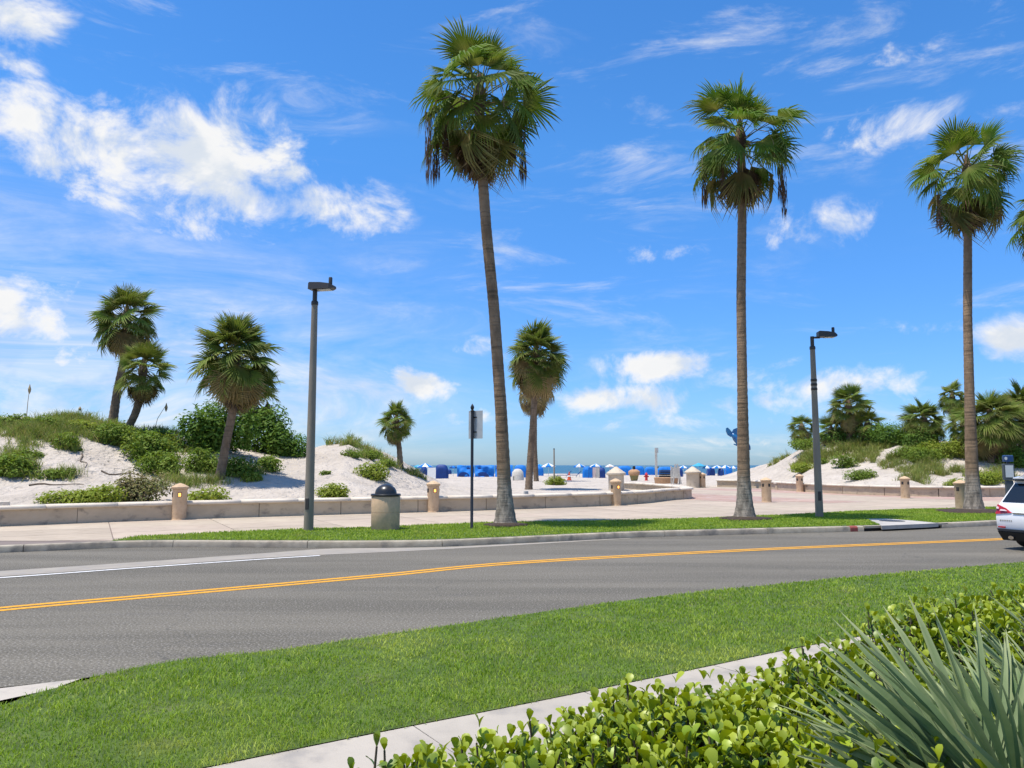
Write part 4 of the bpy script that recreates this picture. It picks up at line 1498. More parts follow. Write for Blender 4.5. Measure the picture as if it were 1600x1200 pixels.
for lab, a, b, lit in (('stone lamp bollard with orange glow at the wall nearest the left edge', 285, 812.5, 1), ('stone lamp bollard with orange glow right behind the domed litter bin', 674, 799, 1),
                       ('stone lamp bollard with orange glow where the seat wall starts to curve', 955, 791.5, 1), ('stone lamp bollard standing free on the promenade right of the middle tall palm', 1198, 784.5, 0),
                       ('stone lamp bollard against the right wall, left of the thin lamp post', 1250, 768.5, 0), ('stone lamp bollard touching the right gate pillar', 1098, 762, 0),
                       ('stone lamp bollard before the right seat wall, between lamp post and right tall palm', 1415, 778.5, 0), ('stone lamp bollard half hidden by the right tall palm trunk', 1503, 796, 0)):
    bollard(lab, a, b, lit)


# gate pillars
def pillar(label, px0, py0):
    b = ground(px0, py0, PAV)
    r = thing('gate_pillar', label, 'pillar', b, 0, 'round stone gate pillars of the beach access')
    mb = MB()
    mb.lathe([(.52, 0), (.52, .05), (.50, .07), (.50, 1.05), (.52, 1.08)], 20)
    mb.build('shaft', 'stone_cream', r, True)
    mb = MB()
    mb.lathe([(.5, 1.08), (.60, 1.10), (.63, 1.13), (.63, 1.22), (.60, 1.25), (.08, 1.62), (.02, 1.63)], 20)
    mb.build('cap', 'stone_cream', r, True)


pillar('round stone gate pillar at the inner end of the left seat wall', 963, 769)
pillar('round stone gate pillar on the right side of the beach access', 1083, 762)

# ------------------------------------------------------------------ litter bin
b = ground(602, 827.5, PAV + .02)
r = thing('litter_bin', 'round tan concrete litter bin with black dome lid on the verge', 'bin', b)
mb = MB()
mb.lathe([(.36, 0), (.375, .02), (.378, .452), (.370, .454), (.370, .466), (.378, .468), (.380, .86), (.37, .88)], 36)
mb.build('body', 'bin_stone', r, True)
mb = MB()
mb.lathe([(.36, .875), (.395, .885), (.40, .92), (.385, .945), (.31, .95)], 36)
lid = mb.build('rim', 'black_plastic', r, True)
mb = MB()
mb.lathe([(.295, .945)] + [(.29 * math.cos(R(a)), .95 + .25 * math.sin(R(a))) for a in range(0, 90, 9)] + [(.01, 1.20)], 36)
mb.build('dome_lid', 'black_plastic', r, True)

# ------------------------------------------------------------------ lamp posts
def lamp_post(label, px0, py0, height, arm_rot, style):
    b = ground(px0, py0, PAV + .02)
    r = thing('street_lamp', label, 'street lamp', b, arm_rot, 'grey street lamps on the verge')
    mb = MB()
    mb.lathe([(.128, -.05), (.124, .5), (.104, height * .5), (.082, height - .42), (.082, height - .40)], 20)
    mb.build('pole', 'pole_grey', r, True)
    mb = MB()
    mb.bbox((-.05, -.132, .55), (.05, -.10, .85), .008)
    mb.build('access_hatch', 'bronze', r)
    mb = MB()
    mb.lathe([(.092, height - .42), (.095, height - .40), (.095, height - .34), (.088, height - .32), (.07, height - .30)], 16)
    mb.build('collar', 'bronze', r, True)
    mb = MB()
    mb.lathe([(.062, height - .31), (.062, height + .02)], 14)
    if style == 1:
        mb.box((.03, -.035, height - .05), (.25, .035, height + .01))
    mb.build('neck', 'bronze', r, True)
    x0 = -.14 if style == 0 else .18
    mb = MB()
    L = .72 if style == 0 else .62
    rings = []
    for t, hw, z0, z1 in ((0, .15, .0, .17), (.06, .17, -.01, .19), (.5, .17, -.01, .17), (.85, .16, -.01, .13), (1.0, .09, .01, .07)):
        x = x0 + L * t
        rings.append([(x, -hw, height + z0), (x, hw, height + z0), (x, hw * .9, height + z1), (x, -hw * .9, height + z1)])
    hd = MB()
    hd.loft(rings)
    head = hd.build('lamp_head', 'bronze', r)
    mb = MB()
    mb.box((x0 + L * .35, -.11, height - .03), (x0 + L * .85, .11, height - .012))
    mb.build('lens', 'sign_back', head)
    mb = MB()
    mb.lathe([(.05, height + .12), (.05, height + .30), (.04, height + .32), (.01, height + .325)], 12, (x0 + L * .82, 0))
    mb.build('photocell', 'bronze', head, True)
    if style == 1:
        for z in (height * .70, height * .725, height * .75):
            mb = MB()
            mb.lathe([(.098, z), (.104, z + .01), (.104, z + .07), (.096, z + .08)], 16)
            mb.build('band', 'bronze', r, True)
    return r


lamp_post('thick grey street lamp left of the litter bin, its short head pointing right', 482, 829, 6.42, R(-14), 0)
lamp_post('thinner grey street lamp with banded pole right of the middle tall palm', 1280.5, 808.5, 5.98, R(-6), 1)

# ------------------------------------------------------------------ signpost seen from behind
b = ground(737, 826.5, PAV + .02)
r = thing('signpost', 'black signpost on the verge with a pale sign seen from behind', 'sign', b)
mb = MB()
H_ = 3.28
mb.lathe([(.055, 0), (.055, .04), (.040, .06), (.040, H_ - .12)], 12)
mb.build('post', 'black_metal', r, True)
mb = MB()
mb.lathe([(.05, H_ - .12), (.055, H_ - .10), (.03, H_ - .08), (.05, H_ - .03), (.052, H_), (.03, H_ + .05), (.006, H_ + .09)], 12)
mb.build('finial', 'black_metal', r, True)
mb = MB()
M = Matrix.Rotation(R(-28), 4, 'Z') @ Matrix.Translation((.06, .06, 0))
mb.box((-.21, 0, 2.42), (.23, .006, 3.18), M)
pan = mb.build('sign_panel', 'sign_back', r)
for z in (2.6, 3.0):
    mb = MB()
    mb.box((-.05, -.022, z - .015), (.05, 0, z + .015), M)
    mb.build('bracket', 'black_metal', pan)

# ------------------------------------------------------------------ palm beds
for i, (a, b_, rr_, lab) in enumerate(((789, 822, .62, 'bare mulch ring at the foot of the tallest fan palm'), (1163, 812, .8, 'bare mulch ring at the foot of the middle tall palm'), (1522, 800, 1.5, 'wide bare mulch bed at the foot of the right tall palm'))):
    c = ground(a, b_, PAV + .02)
    mb = MB()
    n = 28
    ring = [(rr_ * (1 + .18 * math.sin(3 * t + i) + random.uniform(-.06, .06)) * math.cos(t), rr_ * .8 * (1 + .12 * math.sin(2 * t) + random.uniform(-.06, .06)) * math.sin(t)) for t in [2 * math.pi * j / n for j in range(n)]]
    rings = [[(x * k, y * k, z) for x, y in ring] for k, z in ((1, -.02), (.92, .055), (.6, .09), (.2, .11))]
    mb.loft(rings)
    tag(mb.build('mulch_bed', 'mulch', None, 'all', loc=c), lab, 'mulch')

# ------------------------------------------------------------------ pay station behind the car
b = at(1577, 760, 27.2)
b.z = PAV
r = thing('pay_station', 'blue and grey parking pay station behind the white car', 'pay station', b, R(-18))
r.scale = (.74, .82, .955)
mb = MB()
mb.bbox((-.15, -.12, 0), (.15, .12, 1.25), .02)
mb.build('pedestal', 'pay_grey', r)
mb = MB()
mb.bbox((-.22, -.15, 1.26), (.22, .15, 1.86), .02)
bd = mb.build('cabinet', 'pay_grey', r)
mb = MB()
mb.box((-.16, -.162, 1.36), (.17, -.151, 1.80))
mb.build('panel', 'pay_panel', bd)
mb = MB()
mb.bbox((-.19, -.16, 1.93), (.21, .14, 2.17), .03)
hd = mb.build('sign_head', 'pay_blue', r)
mb = MB()
mb.box((-.05, -.05, 1.85), (.05, .05, 1.94))
mb.build('neck', 'pay_grey', hd)
mb = MB()
M = Matrix.Translation((-.11, -.161, 2.05)) @ Matrix.Rotation(R(90), 4, 'X')
rg_ = [[tuple(M @ Vector((rr_ * math.cos(j * math.pi / 8), rr_ * math.sin(j * math.pi / 8), z))) for j in range(16)] for rr_, z in ((.06, 0), (.06, .006))]
mb.loft(rg_)
mb.build('round_emblem', 'pay_panel', hd)

# ------------------------------------------------------------------ dolphin sculpture behind the middle palm
p = at(1152.5, 690, 58.0)
gz = float(beach_level(58.0))
r = thing('dolphin_sculpture', 'blue diving dolphin sculpture half hidden behind the middle tall palm', 'sculpture', (p.x + .35, 58.0, PAV - .1), 0)
zb = p.z - PAV + .1


def S_(x, z, y=0):
    return Vector((x - .35, y, zb + z))


mb = MB()
sp = [(-.40, .60, .10), (-.30, .44, .17), (-.12, .24, .26), (.14, .02, .33), (.48, -.12, .27), (.72, -.28, .2), (.86, -.46, .13), (.93, -.62, .05)]
rings = []
for x, z, rr_ in sp:
    rings.append([S_(x + rr_ * math.cos(j * math.pi / 6) * .7, z + rr_ * math.cos(j * math.pi / 6) * .7, rr_ * math.sin(j * math.pi / 6)) for j in range(12)])
mb.loft(rings)
mb.build('body', 'sculpture_blue', r, 'all')


def fin(name, pts, th=.05):
    mb = MB()
    n = len(pts)
    mb.add([S_(x, z, y - th) for x, z, y in pts] + [S_(x, z, y + th) for x, z, y in pts], [tuple(range(n)), tuple(range(2 * n - 1, n - 1, -1))] + [(i, (i + 1) % n, n + (i + 1) % n, n + i) for i in range(n)])
    mb.build(name, 'sculpture_blue', r)


fin('tail_fluke', [(-.30, .46, 0), (-.38, .66, 0), (-.56, .90, 0), (-.72, 1.06, 0), (-.84, 1.02, 0), (-.86, .78, 0), (-.74, .50, 0), (-.5, .34, 0)])
fin('tail_fluke', [(-.40, .42, .07), (-.40, .70, .07), (-.26, .94, .07), (.0, 1.04, .07), (.16, .92, .07), (.10, .60, .07), (-.1, .36, .07)])
fin('flipper', [(.0, -.12, -.1), (-.12, -.2, -.1), (-.32, -.16, -.1), (-.34, -.22, -.1), (-.1, -.34, -.1), (.12, -.24, -.1)])
fin('dorsal_fin', [(.22, .26, 0), (.34, .5, 0), (.42, .5, 0), (.5, .12, 0)])
mb = MB()
mb.tube([(.05, 0, 0), (.05, 0, zb * .5), (.02, 0, zb - .1)], [.14, .10, .08], 12)
mb.build('stand', 'sculpture_blue', r)

# ------------------------------------------------------------------ beach furniture
def cabana(label, px0, py0, wpx, hpx, mt, rz=0.0, depth=1.1, lean=.25):
    b = ground(px0, py0, .13)
    b.z = float(sand_height(b.x, b.y)) - .03
    k = b.y / FPX
    w_, h_ = wpx * k, hpx * k
    r = thing('beach_cabana', label, 'cabana', b, rz, 'hooded beach cabanas')
    rings = []
    prof = []
    for a in range(0, 181, 12):
        c, s = math.cos(R(a)), math.sin(R(a))
        e = .55
        prof.append((math.copysign(abs(c) ** e, c), abs(s) ** e))
    for t, s in ((0, .72), (.08, .93), (.25, 1.0), (.6, .98), (.85, .9), (1.0, .8)):
        rings.append([(x * w_ * .5 * s, depth * t, z * h_ * (s if t < .5 else s * .98)) for x, z in prof])
    mb = MB()
    mb.loft(rings, cap=False, closed=False)
    mb.add(rings[0], [tuple(range(len(prof)))])
    mb.build('hood', mt, r, 'all')
    mb = MB()
    mb.box((-w_ * .44, .15, 0), (w_ * .44, depth * 1.5, .32))
    mb.build('lounger_base', 'white_plastic', r)
    return r


def umbrella(label, px0, py0, top, wpx, mats, seed=0, tilt=0.0):
    b = ground(px0, py0, .12)
    b.z = float(sand_height(b.x, b.y)) - .05
    k = b.y / FPX
    ht = (py0 - top) * k + .05
    rad = wpx * .5 * k
    r = thing('beach_umbrella', label, 'umbrella', b, R(seed * 31), 'beach umbrellas')
    mb = MB()
    mb.tube([(0, 0, 0), (0, 0, ht + .08)], .03, 6)
    mb.build('pole', 'white_plastic', r)
    mb = MB()
    n = 8
    for j in range(n):
        a0, a1 = 2 * math.pi * j / n, 2 * math.pi * (j + 1) / n
        am = (a0 + a1) / 2
        mb.cur = j % 2
        d = ht - rad * .45
        i0 = len(mb.v)
        mb.add([(0, 0, ht), (rad * math.cos(a0), rad * math.sin(a0), d), (rad * .93 * math.cos(am), rad * .93 * math.sin(am), d + .03), (rad * math.cos(a1), rad * math.sin(a1), d),
                (rad * math.cos(a0), rad * math.sin(a0), d - .16), (rad * .93 * math.cos(am), rad * .93 * math.sin(am), d - .13), (rad * math.cos(a1), rad * math.sin(a1), d - .16)],
               [(0, 1, 2), (0, 2, 3), (1, 4, 5, 2), (2, 5, 6, 3)])
    c = mb.build('canopy', mats, r, rot=(R(tilt), 0, 0))
    return r


BW = ['canvas_blue', 'canvas_white']
cabana('dark navy hooded cabana at the left end of the beach row', 689.5, 748, 22, 22, 'canvas_navy')
cabana('narrow navy cabana behind the white chair at the far left of the beach row', 664, 747, 9, 18, 'canvas_navy', .5)
cabana('round blue cabana seen just right of the tallest palm trunk', 813, 746, 20, 20, 'canvas_blue')
cabana('blue cabana behind the beach palm trunks', 842, 742.5, 15, 15, 'canvas_blue')
cabana('deep blue cabana under the twin striped umbrellas', 918, 746.5, 15, 18, 'canvas_blue')
cabana('navy cabana leaning right of the towels', 941, 746.5, 11, 17, 'canvas_navy')
cabana('wide blue cabana just right of the left gate pillar', 976, 741.5, 24, 15, 'canvas_blue')
cabana('blue cabana right of the planted urn', 999, 741, 17, 14, 'canvas_blue')
cabana('blue cabana left of the white shower post', 1016, 740.5, 17, 13, 'canvas_blue')
cabana('wide blue cabana right of the white shower post', 1040, 740.5, 26, 13, 'canvas_blue')
cabana('navy cabana left of the right gate pillar', 1062, 744.5, 12, 14, 'canvas_navy')
cabana('small blue cabana between the pink umbrella and the gate pillar', 699, 739, 13, 8, 'canvas_navy')
cabana('blue cabana among the umbrellas right of the gate pillar', 1113, 742, 12, 13, 'canvas_navy', .3)
cabana('blue cabana half behind the middle tall palm', 1138, 741.5, 12, 14, 'canvas_blue', -.2)
cabana('dark cabana further right among the umbrellas', 1126, 742.5, 9, 12, 'canvas_navy', -.4)


def tarp(label, x0, x1, py0, hpx, seed):
    b = ground((x0 + x1) / 2, py0, .13)
    b.z = float(sand_height(b.x, b.y)) - .03
    k = b.y / FPX
    w_, h_ = (x1 - x0) * k, hpx * k
    r = thing('covered_cabana', label, 'cabana', b, 0, 'cabanas under blue covers')
    rng = random.Random(seed)
    mb = MB()
    nx_, nz_ = 14, 8
    vs = []
    for i in range(nx_ + 1):
        for j in range(nz_ + 1):
            u, v = i / nx_, j / nz_
            x = (u - .5) * w_
            crease = .16 * math.sin(u * 5 + v * 7 + seed) + .10 * abs(math.sin((u * 1.2 - v) * 6))
            # front lies back towards the top, then the roof runs to the rear
            if v < .7:
                y, z = .55 * v / .7 + crease * 1.7, h_ * (v / .7)
            else:
                q_ = (v - .7) / .3
                y, z = .55 + 1.4 * q_, h_ * (1 + .02 * math.sin(u * 9)) - .1 * q_
            vs.append((x, y, z))
    mb.add(vs, [(i * (nz_ + 1) + j, (i + 1) * (nz_ + 1) + j, (i + 1) * (nz_ + 1) + j + 1, i * (nz_ + 1) + j + 1) for i in range(nx_) for j in range(nz_)])
    mb.build('cover', 'canvas_blue', r, 'all')
    mb = MB()
    mb.box((-w_ * .47, .75, 0), (w_ * .47, 1.9, h_ * .8))
    mb.build('frame', 'canvas_navy', r)
    mb = MB()
    n = 10
    rg2 = []
    mb.loft([[(w_ * (-.1 + .34 * math.cos(math.pi * j / n)), y + .12 * (j in (0, n)), .02 + h_ * .42 * math.sin(math.pi * j / n)) for j in range(n + 1)] for y in (-.06, .3)])
    mb.build('hood_fold', 'canvas_navy', r)


tarp('wide bright blue covered cabana left of the black signpost', 714, 740.5, 745, 18.5, 1)
tarp('wide bright blue covered cabana between the signpost and the tallest palm', 742, 772, 745, 18.5, 3)
tarp('bright blue covered cabana half hidden by the tallest palm trunk', 773.5, 801, 745, 18.5, 4)
umbrella('blue and white umbrella at the left end of the beach row', 664, 745, 723.5, 26, BW, 1)
umbrella('teal umbrella behind the left end umbrella', 653, 742, 725, 14, ['canvas_teal', 'canvas_teal'], 2)
umbrella('green umbrella lowest at the dune end', 646, 744, 729, 13, ['canvas_green', 'canvas_green'], 3)
umbrella('dark blue umbrella between the navy cabana and the covered cabanas', 708, 744, 727, 13, ['canvas_navy', 'canvas_blue'], 4)
umbrella('blue and white umbrella right of the beach palm trunks', 857, 743, 722.5, 23, BW, 5)
umbrella('blue and white umbrella left of the hanging towels', 905.5, 745.5, 724.5, 19, BW, 6)
umbrella('blue and white umbrella above the hanging towels', 931, 746, 724.5, 19, BW, 7)
umbrella('pink and white umbrella left of the left gate pillar', 953, 742, 724.5, 15, ['canvas_pink', 'canvas_white'], 8)
umbrella('teal umbrella between the beach palm trunks and the striped umbrella', 843, 741, 723.5, 13, ['canvas_teal', 'canvas_blue'], 9)
for i, (a, t_, w_, mm, lab) in enumerate(((1068, 726.5, 15, BW, 'striped umbrella just left of the right gate pillar'), (1092, 722.5, 22, ['canvas_teal', 'canvas_teal'], 'large teal umbrella above the right gate pillar bollard'),
                                          (1105, 726.5, 16, BW, 'striped umbrella right of the teal umbrella'), (1121, 726, 16, BW, 'striped umbrella in the middle of the right umbrella row'), (1134, 725.5, 17, BW, 'striped umbrella left of the middle palm trunk'), (1146, 727, 14, BW, 'striped umbrella touching the left edge of the middle palm trunk'))):
    umbrella(lab, a, 742.5, t_, w_, mm, 10 + i)


def simple(name, label, cat, px0, py0, z, parts, rz=0.0, group=None, onsand=True):
    b = ground(px0, py0, z)
    if onsand:
        b.z = float(sand_height(b.x, b.y)) - .02
    r = thing(name, label, cat, b, rz, group)
    for nm, m, fn in parts:
        mb = MB()
        fn(mb)
        mb.build(nm, m, r, True)
    return r


def cone(label, px0, py0):
    simple('traffic_cone', label, 'cone', px0, py0, .2, [('base', 'orange', lambda m: m.box((-.26, -.26, 0), (.26, .26, .06))), ('cone', 'orange', lambda m: m.lathe([(.22, .06), (.12, .5), (.05, .92), (.03, .93)], 14)),
                                                       ('band', 'canvas_white', lambda m: m.lathe([(.155, .40), (.128, .52), (.12, .53)], 14))])


cone('orange cone on beach sand right of the thin grey post', 889.5, 751)
simple('fire_hydrant', 'red fire hydrant on the sand left of the white shower post', 'hydrant', 1010, 749.5, .25,
       [('barrel', 'hydrant_red', lambda m: m.lathe([(.22, 0), (.22, .06), (.15, .08), (.15, .62), (.2, .64), (.2, .68), (.16, .7), (.13, .82), (.05, .9), (.05, .97)], 14)), ('side_cap', 'hydrant_red', lambda m: m.box((-.27, -.08, .42), (.27, .08, .56)))])
simple('post', 'thin grey post standing in the bush on the beach sand', 'post', 866, 757, .3, [('pole', 'pole_grey', lambda m: m.lathe([(.07, 0), (.055, 2.9), (.05, 2.92)], 10)), ('cap', 'bronze', lambda m: m.lathe([(.062, 2.92), (.062, 2.98), (.01, 3.0)], 10))])
simple('shower_post', 'tall white beach shower post behind the curved wall', 'shower', 1026, 753.5, .2,
       [('post', 'wood_white', lambda m: m.box((-.12, -.08, 0), (.10, .08, 3.4))), ('shower_head', 'sign_back', lambda m: m.box((.02, -.14, 2.9), (.2, -.081, 3.4))), ('tap', 'bronze', lambda m: m.box((.101, -.06, 1.4), (.2, .06, 1.62)))])
simple('planter_urn', 'terracotta urn with a dark plant right of the left gate pillar', 'planter', 991, 750.5, .2,
       [('pot', 'pot_green', lambda m: m.lathe([(.34, 0), (.42, .3), (.50, .62)], 18)), ('rim', 'terracotta', lambda m: m.lathe([(.50, .62), (.62, .72), (.66, .98), (.60, 1.1), (.3, 1.28)], 18)), ('plant', 'bin_black', lambda m: m.lathe([(.12, 1.27), (.17, 1.4), (.14, 1.6), (.03, 1.66)], 9))])
simple('planter', 'wide round concrete planter right of the shower post with a black crate on it', 'planter', 1041, 756, .15, [('bowl', 'terracotta', lambda m: m.lathe([(.98, 0), (1.04, .05), (1.10, .55), (1.02, .60)], 28)), ('soil', 'mulch', lambda m: m.lathe([(.95, .59), (.93, .61), (.1, .64)], 20))])
b = ground(1041, 756, .15)
bz = float(sand_height(b.x, b.y)) + .60
r = thing('crate', 'black slatted crate resting on the round planter', 'crate', (b.x, b.y, bz))
for k in range(4):
    mb = MB()
    mb.bbox((-.62 + .03 * (k % 2), -.4, .005 + k * .16), (.62 - .03 * (k % 2), .4, .13 + k * .16), .02)
    mb.build('slat', 'bin_black', r)
simple('lifeguard_chair', 'white wooden beach chair standing between the planter and the right gate pillar', 'chair', 1057, 757.5, .15,
       [('leg', 'wood_white', lambda m: m.box((-.42, -.3, 0), (-.3, -.2, 1.75), Matrix.Rotation(R(8), 4, 'Y'))), ('leg', 'wood_white', lambda m: m.box((.3, -.3, 0), (.42, -.2, 1.75), Matrix.Rotation(R(-10), 4, 'Y'))),
        ('leg', 'wood_white', lambda m: m.box((-.4, .4, 0), (-.3, .5, 1.6))), ('leg', 'wood_white', lambda m: m.box((.3, .4, 0), (.4, .5, 1.6))),
        ('seat', 'wood_white', lambda m: m.box((-.36, -.22, .55), (.36, .45, .61))), ('backrest', 'wood_white', lambda m: m.box((-.30, .42, .62), (.30, .47, 1.5)))])
simple('folding_chair', 'pale folded chairs draped with cloth before the round blue cabana', 'chair', 809, 749.5, .25,
       [('cloth', 'wood_white', lambda m: m.lathe([(.72, .05), (.66, .5), (.62, .95), (.35, 1.25), (.1, 1.3)], 12)), ('leg', 'bronze', lambda m: m.box((-.5, -.74, 0), (-.42, -.7, .5)))])
simple('folding_chair', 'pale upright beach chair left of the navy cabana', 'chair', 674, 752, .25,
       [('backrest', 'white_plastic', lambda m: m.box((-.42, 0, .35), (.42, .06, 1.45), Matrix.Rotation(R(-8), 4, 'X'))), ('seat', 'white_plastic', lambda m: m.box((-.42, .0, .3), (.42, .7, .38))), ('leg', 'white_plastic', lambda m: m.box((-.44, -.08, 0), (-.38, .1, .36))), ('leg', 'white_plastic', lambda m: m.box((.38, -.08, 0), (.44, .1, .36)))])
for i, (a, mt, lab) in enumerate(((923, 'canvas_blue', 'deep blue towel hanging left in the row under the umbrellas'), (929, 'canvas_pink', 'pinkish towel hanging in the middle of the row'), (934, 'wood_white', 'cream towel hanging right in the row'))):
    simple('towel', lab, 'towel', a, 747.5, .15, [('cloth', mt, lambda m: m.loft([[(-.24, -.03 + .03 * s, z), (-.08, .03 * -s, z), (.08, .03 * s, z), (.24, -.03 * s, z), (.24, .04, z), (-.24, .04, z)] for s, z in ((1, .1), (-.6, .7), (.8, 1.4))])),
                                                   ('rail', 'bronze', lambda m: m.tube([(-.26, .02, 0), (-.26, .02, 1.42), (.26, .02, 1.42), (.26, .02, 0)], .02, 5))])
for i, (a, b_, lab) in enumerate(((880, 746, 'dark reclining beach lounger right of the thin grey post'), (896, 745.5, 'beach lounger with raised back right of the orange cone'))):
    simple('beach_lounger', lab, 'lounger', a, b_, .15, [('bed', 'canvas_navy', lambda m: m.box((-.9, -.3, .3), (.5, .3, .38))), ('backrest', 'canvas_navy', lambda m: m.add([(.5, -.3, .34), (.5, .3, .34), (1.1, .3, .95), (1.1, -.3, .95), (.55, -.3, .28), (.55, .3, .28), (1.15, .3, .9), (1.15, -.3, .9)], [(0, 1, 2, 3), (7, 6, 5, 4), (0, 3, 7, 4), (1, 5, 6, 2), (3, 2, 6, 7)])), ('leg', 'white_plastic', lambda m: m.box((-.8, -.28, 0), (-.74, .28, .3))), ('leg', 'white_plastic', lambda m: m.box((.4, -.28, 0), (.46, .28, .3)))])
# pieces of hardware set on the wall tops
for i, (a, b_, lab) in enumerate(((15, 787, 'small stone block on top of the seat wall at the far left'), (821, 770, 'small grey metal stop on the seat wall right of the tallest palm'))):
    p = at(a, b_, 1)
    k = int(np.argmin(np.abs(lw_px[:i0] - a)))
    q = left_wall[k]
    mb = MB()
    s = .10 if i == 0 else .06
    mb.bbox((-s * 1.4, -s, 0), (s * 1.4, s, .12), .015)
    rr = thing('wall_stop', lab, 'block', (q[0], q[1], PAV + WALL_H + .001), R(28))
    mb.build('block', 'coping' if i == 0 else 'sign_post_grey', rr)
# bench on the access side of the right wall
b = ground(1226, 765.5, PAV)
r = thing('bench', 'small concrete bench beside the right seat wall by the access', 'bench', b, R(-60))
mb = MB()
mb.bbox((-.8, -.22, .42), (.8, .22, .52), .02)
mb.build('seat', 'coping', r)
for s in (-.6, .6):
    mb = MB()
    mb.bbox((s - .1, -.18, 0), (s + .1, .18, .419), .01)
    mb.build('leg', 'panel', r)


# ------------------------------------------------------------------ the white car
def build_car():
    th = R(21)
    r = thing('car', 'white SUV driving away at the right edge of the road', 'car', (11.12, 16.62, 0), th)
    # half sections, bottom to top: (y, z)
    base = [(.70, .24), (.86, .30), (.905, .45), (.92, .70), (.905, .93), (.865, 1.01), (.70, 1.46), (.63, 1.565), (.40, 1.62), (.0, 1.64)]
    st = [
        (0.00, .90, [.16, .11, .015, .0, .055, .085, .40, .30, .27, .26], 1.0),
        (.30, .985, [.0] * 6 + [.22, .12, .1, .1], 1.0), (.75, 1.0, [0] * 10, 1.0), (1.5, 1.0, [0] * 10, 1.0), (2.3, 1.0, [0] * 10, 1.0),
        (2.75, 1.0, [0] * 6 + [-.05] * 4, .985), (3.35, .99, [0] * 10, None), (4.0, .965, [0] * 10, None), (4.45, .90, [0] * 10, None), (4.62, .78, [0] * 10, None)]
    hood = {3.35: 1.10, 4.0: 1.02, 4.45: .90, 4.62: .74}
    rings = []
    for X0, ws, off, zs in st:
        ring = []
        for j, (y, z) in enumerate(base):
            zz = z
            yy = y * ws
            if zs is None:
                h = hood[X0]
                if j >= 4:
                    t = (j - 4) / 5
                    zz = h * (.90 + .10 * math.sin(t * math.pi / 2))
                    yy = .86 * ws * math.cos(t * math.pi / 2)
                else:
                    zz = z * min(1, h / 1.0)
            elif zs < 1 and j >= 6:
                zz = 1.01 + (z - 1.01) * zs
            if j == 0 and X0 == 0:
                zz += .08
            ring.append((X0 + off[j], yy, zz))
        rings.append(ring + [(x, -y, z) for x, y, z in reversed(ring[:-1])])
    mb = MB()
    n = len(rings[0])
    mb.loft(rings, cap=False, closed=True)
    # rear and front faces as rows from side to side
    for ring, flip in ((rings[0], False), (rings[-1], True)):
        o = 0
        for j in range(9):
            a, b_ = ring[j], ring[j + 1]
            c, d = ring[n - 1 - j], ring[n - 2 - j] if j < 8 else ring[9]
            f = [a, b_, d, c] if j < 8 else [a, b_, c]
            mb.add(f, [tuple(range(len(f)))] if not flip else [tuple(reversed(range(len(f))))])
    me = mb.mesh('body', 'car_white', 'all')
    import bmesh
    bm = bmesh.new()
    bm.from_mesh(me)
    bmesh.ops.remove_doubles(bm, verts=bm.verts, dist=.0005)
    bmesh.ops.recalc_face_normals(bm, faces=bm.faces)
    bm.to_mesh(me)
    bm.free()
    me.set_sharp_from_angle(angle=R(40))
    link('body', me, r)

    def slabm(name, m, pts, t, parent=r):
        """a thin shaped plate standing proud of the body: points then thickness vector"""
        mb = MB()
        k = len(pts)
        tv = Vector(t)
        mb.add([Vector(p) for p in pts] + [Vector(p) + tv for p in pts], [tuple(range(k)), tuple(reversed(range(k, 2 * k)))] + [(i, k + i, k + (i + 1) % k, (i + 1) % k) for i in range(k)])
        o = mb.build(name, m, parent)
        bm = bmesh.new()
        bm.from_mesh(o.data)
        bmesh.ops.recalc_face_normals(bm, faces=bm.faces)
        bm.to_mesh(o.data)
        bm.free()
        return o
    # rear window between belt and roof edge: x follows the sloped gate
    rw = slabm('rear_window', 'car_glass', [(.105, -.72, 1.035), (.105, .72, 1.035), (.375, .60, 1.44), (.375, -.60, 1.44)], (-.014, 0, .008))
    slabm('spoiler', 'car_white', [(.27, -.57, 1.555), (.27, .57, 1.555), (.50, .60, 1.585), (.50, -.60, 1.585)], (.0, 0, .022))
    slabm('spoiler_underside', 'car_black', [(.27, -.58, 1.515), (.27, .58, 1.515), (.40, .60, 1.50), (.40, -.60, 1.50)], (.0, 0, .016))
    slabm('wiper', 'car_black', [(.09, -.02, 1.06), (.09, .03, 1.06), (.17, .40, 1.11), (.165, .40, 1.09)], (-.02, 0, 0), rw)
    for s in (1, -1):
        tl = slabm('tail_light', 'tail_red', [(.026, s * .46, .81), (.017, s * .80, .77), (.03, s * .83, .79), (.15, s * .868, .84), (.17, s * .872, .95), (.075, s * .80, .98), (.050, s * .62, .91)], (-.024, s * .016, 0))
        slabm('light_strip', 'tail_clear', [(.006, s * .56, .845), (.004, s * .72, .85), (.012, s * .70, .885), (.014, s * .62, .875)], (-.022, 0, 0), tl)
        slabm('light_strip', 'tail_clear', [(.018, s * .755, .885), (.03, s * .815, .90), (.04, s * .80, .935), (.03, s * .765, .915)], (-.03, 0, 0), tl)
        slabm('reflector', 'tail_red', [(.005, s * .62, .475), (.03, s * .80, .475), (.03, s * .80, .505), (.005, s * .62, .505)], (-.02, 0, 0))
        slabm('side_window', 'car_glass', [(.62, s * .876, 1.03), (2.9, s * .876, 1.03), (2.35, s * .725, 1.44), (.80, s * .725, 1.44)], (0, s * .006, .004))
        mb = MB()
        mb.bbox((2.55, min(s * .90, s * 1.06), .98), (2.70, max(s * .90, s * 1.06), 1.12), .03)
        mb.build('mirror', 'car_white', r)
        slabm('roof_rail', 'chrome', [(.6, s * .60, 1.60), (2.3, s * .60, 1.60), (2.2, s * .585, 1.645), (.7, s * .585, 1.645)], (0, s * .02, 0))
